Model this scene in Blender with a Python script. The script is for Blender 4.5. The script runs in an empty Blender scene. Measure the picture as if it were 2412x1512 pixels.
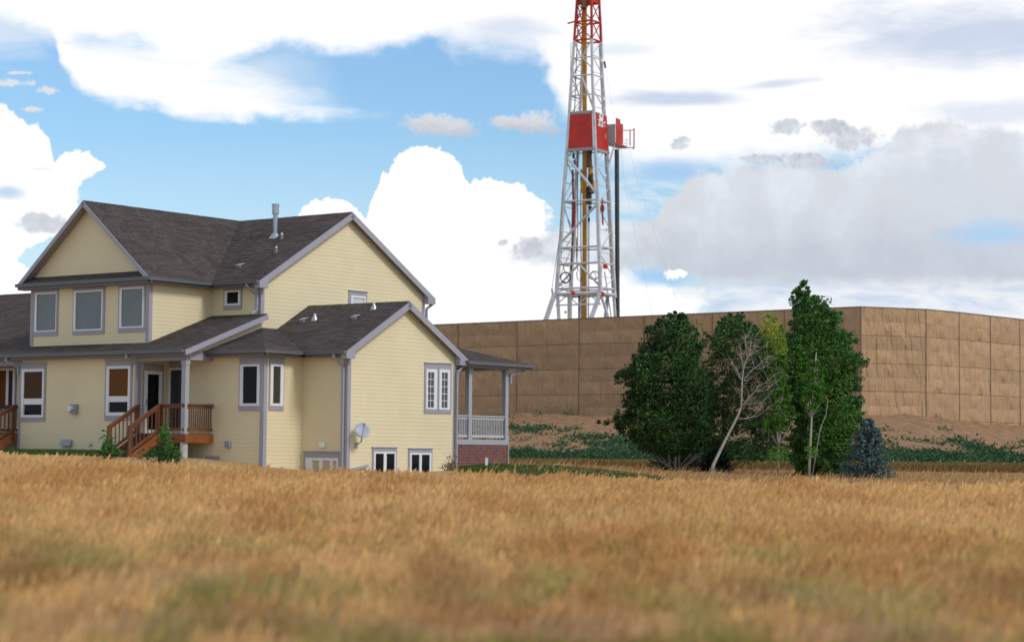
import bpy, math, random
import numpy as np
from mathutils import Vector

# ------------------------------------------------------------------ camera, light, world
SC = bpy.context.scene
COL = SC.collection
random.seed(7); rng = np.random.default_rng(7)
ZC = 1.6                        # height of the eye
FPX, PITCH, ROLL = 4884.4, math.radians(3.54), math.radians(0.517)
RT0 = Vector((1, 0, 0)); FW = Vector((0, math.cos(PITCH), math.sin(PITCH))); UP0 = RT0.cross(FW)
RT = RT0*math.cos(ROLL) + UP0*math.sin(ROLL); UP = UP0*math.cos(ROLL) - RT0*math.sin(ROLL)

cam_d = bpy.data.cameras.new('camera'); cam = bpy.data.objects.new('camera', cam_d); COL.objects.link(cam)
cam_d.sensor_width = 36; cam_d.lens = 36*FPX/2412; cam_d.clip_end = 4000; cam_d.clip_start = .5
from mathutils import Matrix
M = Matrix(((RT.x, UP.x, -FW.x, 0), (RT.y, UP.y, -FW.y, 0), (RT.z, UP.z, -FW.z, ZC), (0, 0, 0, 1)))
cam.matrix_world = M
cam_d.dof.use_dof = True; cam_d.dof.focus_distance = 90; cam_d.dof.aperture_fstop = 1.0
SC.camera = cam
SC.cycles.max_bounces = 5; SC.cycles.diffuse_bounces = 2; SC.cycles.glossy_bounces = 2; SC.cycles.transparent_max_bounces = 6
SC.view_settings.view_transform = 'Standard'; SC.view_settings.look = 'None'
SC.view_settings.gamma = 1; SC.view_settings.exposure = 0
SC.view_settings.use_curve_mapping = False

SUN_EL, SUN_AZ = math.radians(42), math.radians(127)      # azimuth clockwise from +Y
sd = Vector((math.sin(SUN_AZ)*math.cos(SUN_EL), math.cos(SUN_AZ)*math.cos(SUN_EL), math.sin(SUN_EL)))
sl = bpy.data.lights.new('sun', 'SUN'); sl.energy = 1.75; sl.angle = math.radians(14); sl.color = (1, .965, .91)
so = bpy.data.objects.new('sun', sl); COL.objects.link(so); so.location = (40, -20, 60)
so.rotation_euler = (-sd).to_track_quat('-Z', 'Y').to_euler()

world = bpy.data.worlds.new('World'); SC.world = world; world.use_nodes = True
wt = world.node_tree; wt.nodes.clear()

class E:
    """a scalar socket of the world shader with arithmetic on it"""
    def __init__(s, k): s.k = k
    def _m(op, a, b=None, c=None, clamp=False):
        n = wt.nodes.new('ShaderNodeMath'); n.operation = op; n.use_clamp = clamp
        for i, q in enumerate((a, b, c)):
            if q is None: continue
            if isinstance(q, E): wt.links.new(q.k, n.inputs[i])
            else: n.inputs[i].default_value = q
        return E(n.outputs[0])
    def __add__(a, b): return E._m('ADD', a, b)
    __radd__ = __add__
    def __sub__(a, b): return E._m('SUBTRACT', a, b)
    def __rsub__(a, b): return E._m('SUBTRACT', b, a)
    def __mul__(a, b): return E._m('MULTIPLY', a, b)
    __rmul__ = __mul__
    def __truediv__(a, b): return E._m('DIVIDE', a, b)
    def mn(a, b): return E._m('MINIMUM', a, b)
    def mx(a, b): return E._m('MAXIMUM', a, b)
def clamp01(a): return E._m('ADD', a, 0.0, clamp=True)
def sstep(a):                     # smooth 0..1
    n = wt.nodes.new('ShaderNodeMapRange'); n.interpolation_type = 'SMOOTHSTEP'
    wt.links.new(a.k, n.inputs[0]); n.inputs[1].default_value = 0; n.inputs[2].default_value = 1
    return E(n.outputs[0])
tc = wt.nodes.new('ShaderNodeTexCoord')
def dot(vec):
    n = wt.nodes.new('ShaderNodeVectorMath'); n.operation = 'DOT_PRODUCT'
    wt.links.new(tc.outputs['Generated'], n.inputs[0]); n.inputs[1].default_value = vec
    return E(n.outputs['Value'])
dF = dot(FW).mx(.15); S = dot(RT)/dF*FPX + 1206; T = 756 - dot(UP)/dF*FPX; S0, T0 = S, T
def comb(a, b, c=0.0):
    n = wt.nodes.new('ShaderNodeCombineXYZ')
    for i, q in enumerate((a, b, c)):
        if isinstance(q, E): wt.links.new(q.k, n.inputs[i])
        else: n.inputs[i].default_value = q
    return n.outputs[0]
def noise(vec, scale, detail=5, rough=.55, dist=0.0):
    n = wt.nodes.new('ShaderNodeTexNoise'); wt.links.new(vec, n.inputs['Vector'])
    n.inputs['Scale'].default_value = scale; n.inputs['Detail'].default_value = detail
    n.inputs['Roughness'].default_value = rough; n.inputs['Distortion'].default_value = dist
    return (E(n.outputs[0]) - .5)*2
def curve(x, pts, lo=-400, hi=2900, vlo=-300, vhi=1100):
    n = wt.nodes.new('ShaderNodeFloatCurve'); c = n.mapping.curves[0]
    pts = [((p[0]-lo)/(hi-lo), (p[1]-vlo)/(vhi-vlo)) for p in pts]
    c.points[0].location = pts[0]; c.points[1].location = pts[-1]
    for p in pts[1:-1]: c.points.new(*p)
    for p in c.points: p.handle_type = 'VECTOR'
    n.mapping.use_clip = False; n.mapping.update()
    f = clamp01((x - lo)*(1/(hi-lo))); wt.links.new(f.k, n.inputs['Value'])
    return E(n.outputs[0])*(vhi-vlo) + vlo
ST = comb(S, T)
nP = noise(ST, .016, 5, .68)*1.5                     # puffy
nP2 = noise(comb(S, T, 31.0), .0075, 4, .6)*1.3
nF = noise(comb(S, T, 11.0), .055, 3, .65)*1.4        # fine puffs
nS = noise(comb(S*.35 + T*.12, T, 5.0), .012, 5, .55, .3)*1.3   # streaks
nS2 = noise(comb(S*.3 - T*.1, T, 55.0), .022, 4, .6, .4)*1.3
nL = noise(comb(S*.6, T, 77.0), .0035, 2, .5)
def puff(cx, cy, rx, ry, amp=.5, soft=.35, flat=0):
    a = (S-cx)*(1/rx); b = (T-cy)*(1/ry)
    r = E._m('SQRT', a*a+b*b)
    return sstep(((1.0 - r) + (nP*.7+nF*.5)*amp)/soft)
col = None
def shade(r, g, b): 
    n = wt.nodes.new('ShaderNodeRGB'); n.outputs[0].default_value = (r, g, b, 1); return n.outputs[0]
def mix(fac, a, b):
    n = wt.nodes.new('ShaderNodeMix'); n.data_type = 'RGBA'; n.clamp_factor = True
    if isinstance(fac, E): wt.links.new(fac.k, n.inputs[0])
    else: n.inputs[0].default_value = fac
    wt.links.new(a, n.inputs[6]); wt.links.new(b, n.inputs[7]); return n.outputs[2]
sky = wt.nodes.new('ShaderNodeTexSky'); sky.sky_type = 'NISHITA'; sky.sun_disc = False
sky.sun_elevation = SUN_EL; sky.sun_rotation = SUN_AZ; sky.air_density = 1.15; sky.dust_density = .6; sky.ozone_density = 1.5
SKYK = .12                       # background strength; cloud radiances are divided by it
def rad(r, g, b): return shade(r/SKYK, g/SKYK, b/SKYK)
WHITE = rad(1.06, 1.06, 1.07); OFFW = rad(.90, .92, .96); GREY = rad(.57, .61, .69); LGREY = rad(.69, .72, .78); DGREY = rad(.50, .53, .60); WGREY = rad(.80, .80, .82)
blue = wt.nodes.new('ShaderNodeMix'); blue.data_type = 'RGBA'; blue.blend_type = 'MULTIPLY'; blue.inputs[0].default_value = 1
wt.links.new(sky.outputs[0], blue.inputs[6]); blue.inputs[7].default_value = (.80, 1.02, 1.22, 1); BLUEMUL = blue
c = blue.outputs[2]
# gentle warp so that no cloud edge runs straight
w1 = noise(comb(S0, T0, 3.0), .006, 3, .6); w2 = noise(comb(S0, T0, 47.0), .010, 3, .6)
SW = S0 + w1*75; TW = T0 + w2*34
# faint veil everywhere near the horizon
c = mix(clamp01((T - 330)*.0008 + nS*.03 + .01), c, OFFW)
# high white sheet at the upper left
e1 = curve(S, [(-400, 40), (0, 62), (60, 78), (150, 106), (250, 118), (400, 150), (500, 166), (560, 158), (700, 126), (780, 134), (870, 150), (950, 134), (1030, 98), (1090, 40), (1160, -30), (1400, -200), (2900, -200)])
m = sstep((e1 - TW + nS*40 + nF*5 + 4)/60)
m_w = sstep((curve(S, [(-400, 150), (0, 150), (140, 120), (250, 60), (2900, 60)]) - T + nS2*50 + 14)/80)*.6
c = mix(m_w, c, OFFW)
# hanging streak below it
bt = curve(S, [(-400, -100), (120, 60), (145, 165), (200, 226), (300, 256), (450, 283), (600, 292), (740, 299), (860, 291), (925, 284), (935, 120), (950, 0), (2900, -100)])
tp = curve(S, [(-400, 100), (150, 90), (330, 120), (480, 160), (600, 196), (720, 238), (860, 276), (930, 280), (1000, 200), (2900, 200)])
low = sstep((bt - TW + nS2*24 + 6)/46)
m2 = low*clamp01((T - tp)*.012 + .62 + nS2*.5 + nS*.35 + (400 - S)*.0006)
m2b = low*sstep((T - e1 + 40)/60)*.55*sstep((820 - SW)/240)
c = mix(m2b, c, OFFW); c = mix(m2*.95, c, WHITE)
c = mix(m, c, WHITE)
# wispy grey sheet in the middle top and the wide white sheet to the right
e3 = curve(SW, [(-400, -250), (960, -200), (1010, 60), (1080, 118), (1180, 116), (1250, 120), (1290, 205), (1340, 262), (1400, 325), (1460, 378), (1640, 384), (1750, 378), (2412, 330), (2900, 330)])
m3 = sstep((e3 + 45 - TW + nS*40 + nS2*22)/110)
thin = clamp01(.5 + nS*.9 + nS2*.5)
def soft_ell(cx, cy, rx, ry, k=0.0):
    a = (S-cx)*(1/rx) ; b = (T-cy + (S-cx)*k)*(1/ry); return sstep((1.15 - E._m('SQRT', a*a+b*b) + nS*.45 + nS2*.3)/1.0)
c = mix(m3*clamp01(.80 + nS2*.25 + (S-1250)*.0012), c, OFFW)
c = mix(m3*clamp01(1.15 - thin*.35 + nL*.2), c, WHITE)
g = (soft_ell(1600, 232, 210, 24)*.8).mx(soft_ell(1820, 200, 120, 15, .12)*.65).mx(soft_ell(2330, 75, 470, 100)*.8).mx(soft_ell(2360, 262, 300, 42)*.5).mx(soft_ell(1190, 78, 150, 48)*.55).mx(soft_ell(1450, 118, 150, 26)*.4)
c = mix(g*m3, c, rad(.52, .61, .80))
# blue-grey gap between the sheet and the low grey cumulus
c = mix(soft_ell(1590, 402, 130, 30)*.8, c, rad(.40, .60, .90))
c = mix(clamp01(nS2*1.3 + .1)*sstep((E._m('ABSOLUTE', S-1560)*-1.0 + 150)/60)*sstep((T-410)/40)*sstep((520-T)/40), c, OFFW)
# small grey clouds
for (cx, cy, rx, ry) in [(1045, 302, 112, 30), (1012, 292, 60, 26), (1270, 292, 80, 32), (1190, 290, 50, 20), (30, 196, 52, 11), (118, 214, 34, 12), (75, 258, 28, 9), (45, 172, 36, 5)]:
    c = mix(puff(cx, cy, rx, ry, .95, .7)*.9, c, mix(clamp01((T-cy)/ry*.6+.55+nF*.4), WGREY, rad(.56, .58, .64)) if ry > 15 else WGREY)
# bright cumulus in the middle
e4 = curve(S, [(-400, 1000), (600, 700), (690, 520), (706, 500), (716, 482), (740, 466), (770, 464), (800, 470), (830, 480), (850, 500), (863, 514), (868, 500), (873, 470), (886, 450), (906, 430), (902, 396), (930, 370), (950, 358), (975, 340), (1000, 343), (1030, 342), (1060, 360), (1085, 387), (1097, 425), (1103, 438), (1122, 421), (1160, 419), (1200, 425), (1232, 436), (1265, 460), (1292, 478), (1306, 500), (1314, 540), (1330, 600), (1700, 645), (2900, 700)])
m4 = sstep((T - e4 + nF*13 + nP*10)/5)
side = sstep((curve(T, [(-300, 1340), (500, 1316), (560, 1330), (640, 1500), (700, 1660), (1100, 1700)], -300, 1200, -400, 2900) - S + nP*60)/40)
c = mix(m4*side, c, WHITE)
# grey cumulus bank at the right
e5 = curve(S, [(-400, 1000), (1120, 720), (1150, 622), (1190, 590), (1240, 560), (1290, 536), (1330, 518), (1450, 512), (1545, 506), (1565, 470), (1600, 432), (1640, 402), (1700, 388), (1752, 372), (1800, 380), (1850, 372), (1900, 368), (1950, 386), (2000, 378), (2080, 340), (2120, 290), (2200, 274), (2300, 284), (2412, 305), (2900, 330)])
b5 = curve(S, [(-400, 600), (1140, 625), (1250, 642), (1400, 652), (1500, 655), (1560, 668), (1700, 700), (1900, 720), (2412, 730), (2900, 730)])
m5 = sstep((T - e5 + nF*12 + nP*24)/24)*sstep((b5 - T + nP*28)/50)
shade5 = mix(clamp01((T - e5)*.006 + nP*.6 + nP2*.5 + .12), mix(clamp01(nP2*1.4+.68), OFFW, LGREY), mix(clamp01((T-480)*.006 + nP2*.8), LGREY, GREY))
c = mix(m5*clamp01(.93 + nP2*.25), c, shade5)
# pale stripes below the bank
m6 = sstep((T - 640 + nP*20)/50)*sstep((S - 1600 + nP*60)/120)
c = mix(m6*.9, c, mix(clamp01(nS2*1.5 + .45 - (T-660)*.003), OFFW, rad(.58, .68, .86)))
c = mix(soft_ell(2345, 556, 150, 40)*.85, c, rad(.42, .64, .90)); c = mix(soft_ell(1545, 655, 80, 26)*.75, c, rad(.36, .60, .92))
# darker torn puffs in front
for (cx, cy, rx, ry) in [(1850, 298, 50, 26), (1960, 300, 55, 20), (2000, 325, 85, 36), (1900, 378, 75, 24), (1610, 330, 26, 10), (1600, 345, 30, 12), (1790, 376, 60, 14), (1186, 572, 15, 9), (1240, 585, 40, 34)]:
    c = mix(puff(cx, cy, rx, ry, .75, .5)*.85, c, mix(clamp01(nF*.8+nP*.6+.4), LGREY, DGREY))
c = mix(puff(1588, 646, 27, 14, 1.1, .3), c, WHITE); c = mix(puff(1612, 690, 60, 20, .9, .6)*.8, c, OFFW)
# cumulus at the left edge
e8 = curve(S, [(-400, 150), (-100, 200), (0, 241), (20, 248), (34, 272), (70, 284), (100, 300), (118, 330), (127, 362), (128, 386), (136, 372), (150, 356), (180, 352), (204, 347), (222, 364), (250, 384), (268, 420), (300, 900), (2900, 1000)])
r8 = curve(T, [(-300, 700), (370, 300), (400, 246), (430, 202), (460, 186), (490, 192), (520, 172), (550, 140), (580, 78), (612, 44), (640, 84), (700, 120), (1100, 120)], -300, 1200, -400, 2900)
m8 = sstep((T - e8 + nF*12 + nP*12)/6)*sstep((r8 - S + nF*14 + nP*18)/10)
c = mix(m8, c, WHITE)
c = mix(soft_ell(18, 452, 50, 20)*.75, c, rad(.42, .60, .82)); c = mix(soft_ell(100, 398, 50, 5)*.4, c, rad(.5, .66, .86))
for (cx, cy, rx, ry) in [(105, 528, 85, 26), (90, 512, 40, 20)]:
    c = mix(puff(cx, cy, rx, ry, .55, .5)*.9, c, mix(clamp01(nF*.6+nP*.5+.5), LGREY, rad(.56, .60, .68)))
# sky out of view: broken cloud greyed to cut light on shaded walls
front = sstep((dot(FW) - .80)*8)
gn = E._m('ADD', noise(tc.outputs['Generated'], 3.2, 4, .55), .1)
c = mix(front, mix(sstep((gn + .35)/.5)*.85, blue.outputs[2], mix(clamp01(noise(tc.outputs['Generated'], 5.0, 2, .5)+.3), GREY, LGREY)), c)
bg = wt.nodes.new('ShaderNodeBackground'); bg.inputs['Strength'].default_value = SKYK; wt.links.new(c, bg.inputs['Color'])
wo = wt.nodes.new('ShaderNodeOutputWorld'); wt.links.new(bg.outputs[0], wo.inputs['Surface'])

# ------------------------------------------------------------------ helpers
def ray(x, y): return FW + RT*((x-1206)/FPX) - UP*((y-756)/FPX)
YAW = math.radians(36.94); HU = Vector((math.cos(YAW), -math.sin(YAW), 0)); HV = Vector((math.sin(YAW), math.cos(YAW), 0)); HO = Vector((-5.215, 66, 0))
def hit(x, y, u=None, v=None, n=None, d=None):
    """point of a photographed spot on a known wall or roof plane of the house, in house axes (u, v, z above eye)"""
    r = ray(x, y)
    if u is not None: t = (HO.dot(HU)+u)/r.dot(HU)
    elif v is not None: t = (HO.dot(HV)+v)/r.dot(HV)
    else:
        N = HU*n[0]+HV*n[1]+Vector((0, 0, n[2])); t = (HO.dot(N)+d)/r.dot(N)
    q = r*t - HO
    return Vector((q.dot(HU), q.dot(HV), q.z))
def at(x, y, Y):
    r = ray(x, y); return r*(Y/r.y) + Vector((0, 0, ZC))

class MB:
    def __init__(s): s.v = []; s.f = []
    def add(s, vs, fs):
        n = len(s.v); s.v += [tuple(p) for p in vs]; s.f += [tuple(i+n for i in f) for f in fs]; return s
    def box(s, x0, x1, y0, y1, z0, z1):
        x0, x1 = sorted((x0, x1)); y0, y1 = sorted((y0, y1)); z0, z1 = sorted((z0, z1))
        return s.add([(x0,y0,z0),(x1,y0,z0),(x1,y1,z0),(x0,y1,z0),(x0,y0,z1),(x1,y0,z1),(x1,y1,z1),(x0,y1,z1)],
                     [(0,3,2,1),(4,5,6,7),(0,1,5,4),(1,2,6,5),(2,3,7,6),(3,0,4,7)])
    def bar(s, p, q, w, h=None, up=Vector((0, 0, 1))):
        h = h or w; p = Vector(p); q = Vector(q); d = (q-p).normalized(); a = d.cross(up)
        if a.length < 1e-3: a = d.cross(Vector((0, 1, 0)))
        a.normalize(); b = a.cross(d); a = a*w/2; b = b*h/2
        return s.add([p-a-b, p+a-b, p+a+b, p-a+b, q-a-b, q+a-b, q+a+b, q-a+b],
                     [(0,1,2,3),(7,6,5,4),(0,4,5,1),(1,5,6,2),(2,6,7,3),(3,7,4,0)])
    def tube(s, pts, r, n=8, cap=True):
        pts = [Vector(p) for p in pts]; rr = r if isinstance(r, (list, tuple)) else [r]*len(pts)
        base = len(s.v); a0 = None
        for i, p in enumerate(pts):
            d = (pts[min(i+1, len(pts)-1)] - pts[max(i-1, 0)]).normalized()
            a = d.cross(Vector((.13, .95, .21))) if a0 is None else a0 - d*a0.dot(d)
            if a.length < 1e-4: a = d.cross(Vector((1, 0, 0)))
            a.normalize(); a0 = a; b = d.cross(a)
            for k in range(n):
                t = 2*math.pi*k/n; s.v.append(tuple(p + a*(rr[i]*math.cos(t)) + b*(rr[i]*math.sin(t))))
        for i in range(len(pts)-1):
            for k in range(n):
                k2 = (k+1) % n; s.f.append((base+i*n+k, base+i*n+k2, base+(i+1)*n+k2, base+(i+1)*n+k))
        if cap:
            s.f.append(tuple(base+n-1-k for k in range(n))); s.f.append(tuple(base+(len(pts)-1)*n+k for k in range(n)))
        return s
    def poly(s, pts, off):
        """closed slab: polygon pts swept by vector off"""
        pts = [Vector(p) for p in pts]; n = len(pts); off = Vector(off)
        return s.add(pts + [p+off for p in pts], [tuple(range(n)), tuple(range(2*n-1, n-1, -1))] + [(i, i+n, (i+1) % n + n, (i+1) % n) for i in range(n)])
    def build(s, name, mat, parent=None, shift=(0, 0, 0), smooth=False, label=None, kind=None):
        me = bpy.data.meshes.new(name)
        sx, sy, sz = shift
        me.from_pydata([(x+sx, y+sy, z+sz) for x, y, z in s.v], [], s.f)
        me.materials.append(mat)
        import bmesh
        bm = bmesh.new(); bm.from_mesh(me); bmesh.ops.recalc_face_normals(bm, faces=bm.faces); bm.to_mesh(me); bm.free()
        if smooth: me.polygons.foreach_set('use_smooth', [True]*len(me.polygons))
        o = bpy.data.objects.new(name, me); COL.objects.link(o)
        if parent: o.parent = parent
        if label: o['label'] = label
        if kind: o['kind'] = kind
        return o
def tag(o, label, cat=None, group=None, kind=None):
    o['label'] = label
    if cat: o['category'] = cat
    if group: o['group'] = group
    if kind: o['kind'] = kind
    return o
def empty(name, loc, rz=0):
    o = bpy.data.objects.new(name, None); COL.objects.link(o); o.location = loc; o.rotation_euler = (0, 0, rz); o.empty_display_size = .3
    return o
def dup(o, parent=None):
    c = o.copy(); COL.objects.link(c)
    if parent: c.parent = parent
    for ch in list(o.children): dup(ch, c)
    return c

def mat(name, base, rough=.7, var=.12, scale=3.0, bump=0.0, bscale=30., metal=0.0, spec=.5, coord='Object', island=0.0, base2=None, detail=5, trans=0.0, stretch=None, hue=None, contrast=2.2):
    m = bpy.data.materials.new(name); m.use_nodes = True; nt = m.node_tree; n = nt.nodes; l = nt.links
    b = n['Principled BSDF']; b.inputs['Roughness'].default_value = rough; b.inputs['Metallic'].default_value = metal
    b.inputs['Specular IOR Level'].default_value = spec
    t = n.new('ShaderNodeTexCoord'); src = t.outputs['Object' if coord == 'World' else coord]
    if coord == 'World':
        src = n.new('ShaderNodeNewGeometry').outputs['Position']
    if stretch:
        mp = n.new('ShaderNodeMapping'); mp.inputs['Scale'].default_value = stretch; l.new(src, mp.inputs[0]); src = mp.outputs[0]
    nz = n.new('ShaderNodeTexNoise'); nz.inputs['Scale'].default_value = scale; nz.inputs['Detail'].default_value = detail; nz.inputs['Roughness'].default_value = .6
    l.new(src, nz.inputs['Vector'])
    mr = n.new('ShaderNodeMapRange'); mr.inputs[1].default_value = .5-.5/contrast; mr.inputs[2].default_value = .5+.5/contrast
    l.new(nz.outputs[0], mr.inputs[0])
    fac = mr.outputs[0]
    b2 = base2 or tuple(x*(1-var) for x in base); b1 = base if base2 else tuple(min(1, x*(1+var)) for x in base)
    mx = n.new('ShaderNodeMix'); mx.data_type = 'RGBA'; mx.inputs[6].default_value = (*b1, 1); mx.inputs[7].default_value = (*b2, 1); l.new(fac, mx.inputs[0])
    cc = mx.outputs[2]
    if island:
        g = n.new('ShaderNodeNewGeometry'); r2 = n.new('ShaderNodeMapRange'); l.new(g.outputs['Random Per Island'], r2.inputs[0])
        r2.inputs[3].default_value = 1-island; r2.inputs[4].default_value = 1+island
        hs = n.new('ShaderNodeHueSaturation'); l.new(cc, hs.inputs['Color']); l.new(r2.outputs[0], hs.inputs['Value'])
        if hue:
            r3 = n.new('ShaderNodeMath'); r3.operation = 'MULTIPLY_ADD'; l.new(g.outputs['Random Per Island'], r3.inputs[0]); r3.inputs[1].default_value = hue; r3.inputs[2].default_value = .5-hue/2
            l.new(r3.outputs[0], hs.inputs['Hue'])
        cc = hs.outputs[0]
    l.new(cc, b.inputs['Base Color'])
    if bump:
        n2 = n.new('ShaderNodeTexNoise'); n2.inputs['Scale'].default_value = bscale; n2.inputs['Detail'].default_value = 4; l.new(src, n2.inputs['Vector'])
        bp = n.new('ShaderNodeBump'); bp.inputs['Strength'].default_value = bump; bp.inputs['Distance'].default_value = .05; l.new(n2.outputs[0], bp.inputs['Height']); l.new(bp.outputs[0], b.inputs['Normal'])
    if trans:
        tr = n.new('ShaderNodeBsdfTranslucent'); l.new(cc, tr.inputs[0]); ms = n.new('ShaderNodeMixShader'); ms.inputs[0].default_value = trans
        l.new(b.outputs[0], ms.inputs[1]); l.new(tr.outputs[0], ms.inputs[2]); l.new(ms.outputs[0], n['Material Output'].inputs[0])
    return m
def spline(tab, x):
    if x <= tab[0][0]: return tab[0][1]
    for (a, b), (c_, d) in zip(tab, tab[1:]):
        if x <= c_: return b + (d-b)*(x-a)/(c_-a)
    return tab[-1][1]

# ------------------------------------------------------------------ terrain
G50 = [(-600, -.72), (0, -.79), (300, -.95), (600, -1.07), (900, -1.12), (1206, -1.17), (1600, -1.23), (2100, -1.36), (2412, -1.31), (3000, -1.28)]
G75 = [(-600, -.3), (0, -.30), (470, -.35), (640, -.62), (820, -.86), (1000, -.80), (1150, -.58), (1300, -.62), (1500, -.86), (1800, -1.05), (2412, -1.18), (3000, -1.2)]
def gz(x, y):
    """ground height above the eye"""
    yy = max(y, 8); s = 1206 + FPX*x/yy; s = min(max(s, -600), 3000)
    bump = .05*math.sin(x*.31+1.3)*math.sin(y*.23) + .03*math.sin(x*.9+y*.5)
    a, b = spline(G50, s), spline(G75, s)
    if yy < 14: z = -1.6
    elif yy < 50: t = (yy-14)/36; z = -1.6 + (a+1.6)*(t*.75+t*t*.25)
    elif yy < 68: t = (yy-50)/18; z = a + (b-a)*t*t*(3-2*t)
    elif yy < 130: t = (yy-68)/62; z = b + (-.95-b)*t
    else: z = -.95
    if y < 8: z = -1.6
    k = 1 if yy < 52 else max(0, 1-(yy-52)/6)
    return z + bump*k*.8
ys = list(np.concatenate([np.linspace(-40, 8, 10), np.linspace(10, 90, 81), np.linspace(93, 200, 36), np.array([230, 280, 400, 700, 1500, 3500])]))
fr = np.linspace(-1, 1, 121)
vs = []; fs = []
for j, y in enumerate(ys):
    w = max(45, abs(y)*.42) if y < 260 else abs(y)*2.2
    for i, q in enumerate(fr):
        x = q*w; vs.append((x, y, gz(x, y)+ZC))
n = len(fr)
for j in range(len(ys)-1):
    for i in range(n-1): fs.append((j*n+i, j*n+i+1, (j+1)*n+i+1, (j+1)*n+i))
dirt = mat('dry_ground', (.46, .30, .15), .95, base2=(.34, .21, .10), scale=.6, bump=.4, bscale=5, coord='World')
g = MB(); g.v = vs; g.f = fs
ground = g.build('ground', dirt, smooth=True); ground['kind'] = 'structure'; ground['label'] = 'dry tan ground running from the field to the earth bank'

# ------------------------------------------------------------------ materials
TRIM = mat('lavender_trim', (.36, .35, .40), .6, .05, 2, bump=.05)
GUT = mat('gutter_paint', (.15, .145, .155), .45, .08, 2)
SOFF = mat('soffit_paint', (.28, .265, .26), .8, .05)
SIDE = mat('yellow_siding', (.79, .68, .43), .62, .05, .8, bump=.12, bscale=40, island=.015)
SHING = mat('brown_shingles', (.092, .074, .068), .95, .18, 1.1, bump=.5, bscale=80, island=.19, hue=.03, spec=.25)
ROOFD = mat('roof_deck', (.07, .06, .055), .95)
WHITE_V = mat('white_vinyl', (.80, .80, .80), .4, .03)
GLASS_D = mat('dark_glass', (.010, .013, .014), .12, .3, 1.5, spec=.10)
GLASS_B = mat('curtained_glass', (.17, .20, .215), .12, base2=(.11, .145, .15), scale=1.2, spec=.6, contrast=1.4)
GLASS_O = mat('amber_blind_glass', (.17, .060, .008), .3, base2=(.13, .045, .006), scale=1.5, spec=.12, contrast=1.5)
GLASS_G = mat('olive_blind_glass', (.055, .034, .003), .3, base2=(.07, .02, .006), scale=1.3, spec=.15, contrast=1.5)
WOOD = mat('stained_redwood', (.21, .072, .026), .6, base2=(.13, .045, .018), scale=4, bump=.2, stretch=(1, 1, .2))
WOOD_O = mat('orange_stained_board', (.33, .10, .022), .55, base2=(.19, .055, .014), scale=3, bump=.2)
WOOD_D = mat('weathered_stair_wood', (.10, .05, .035), .8, base2=(.05, .025, .02), scale=4, bump=.2)
COLP = mat('column_paint', (.40, .40, .43), .55, .05)
PORCHW = mat('porch_white', (.52, .52, .54), .5, .06)
METAL = mat('galvanised_metal', (.42, .46, .50), .35, .12, 5, metal=.7)
GREYP = mat('grey_plastic', (.28, .31, .36), .5, .08)
BRICKM = mat('red_split_block', (.27, .125, .11), .95, base2=(.20, .085, .075), scale=5, bump=.8, bscale=25, island=.14)
CONC = mat('pale_concrete', (.50, .48, .46), .9, .15, 6, bump=.3)
TANP = mat('tan_painted_panel', (.55, .46, .30), .6, .08)
BROWNF = mat('brown_frame', (.14, .07, .03), .7)

# ------------------------------------------------------------------ the house
HB = 1.0                                  # the house's own base is one metre under the eye
house = empty('house', (HO.x, HO.y, ZC-HB), -YAW)
tag(house, 'two-storey pale yellow clapboard house with brown shingle roofs and lavender trim', 'house')
SH = (0, 0, HB)
def hb(mb, name, m, parent=house, **k): return mb.build(name, m, parent, SH, **k)
U1, V1, Um, v1, ov, ou = 1.95, 1.785, -4.253, 5.509, .356, .227
zE, zR, VL, UL, Vm, Vb2, zE2, zR2 = 3.07, 4.834, 2.976, -6.454, .42, 8.958, 5.51, 8.23
uB, uB2, vB, zS, zh, VR = -6.549, -12.389, -2.452, 4.417, 3.95, 1.55
uc = (uB+uB2)/2; ULL = -12.30; uL3 = -24.0; vS3 = 5.0
sh_s = (zS-zE)/(Vm+VL+ov)                 # porch roof slope
def zshed(v): return zE + (v+VL+ov)*sh_s
class PL:
    """a wall plane of the house; s runs along it, d sticks out of it"""
    def __init__(p, ax, c): p.ax = ax; p.c = c
    def P(p, s, z, d=0): return Vector((s, p.c-d, z)) if p.ax == 'A' else Vector((p.c+d, s, z))
    def box(p, mb, s0, s1, z0, z1, d0, d1):
        a = p.P(s0, z0, d0); b = p.P(s1, z1, d1); return mb.box(a.x, b.x, a.y, b.y, a.z, b.z)
    def px(p, x, y):
        q = hit(x, y, v=p.c) if p.ax == 'A' else hit(x, y, u=p.c)
        return (q.x if p.ax == 'A' else q.y), q.z
    def rect(p, x0, y0, x1, y1):
        xm, ym = (x0+x1)/2, (y0+y1)/2
        return p.px(x0, ym)[0], p.px(x1, ym)[0], p.px(xm, y1)[1], p.px(xm, y0)[1]
def clip(poly, ax, val, keep_gt):
    out = []
    for i in range(len(poly)):
        a, b = poly[i], poly[(i+1) % len(poly)]
        ia = (a[ax] >= val) == keep_gt or a[ax] == val; ib = (b[ax] >= val) == keep_gt or b[ax] == val
        if ia: out.append(a)
        if ia != ib:
            t = (val-a[ax])/(b[ax]-a[ax]); out.append(tuple(a[k]+(b[k]-a[k])*t for k in range(2)))
    return out
EXP = .125
nb = [0]
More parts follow.
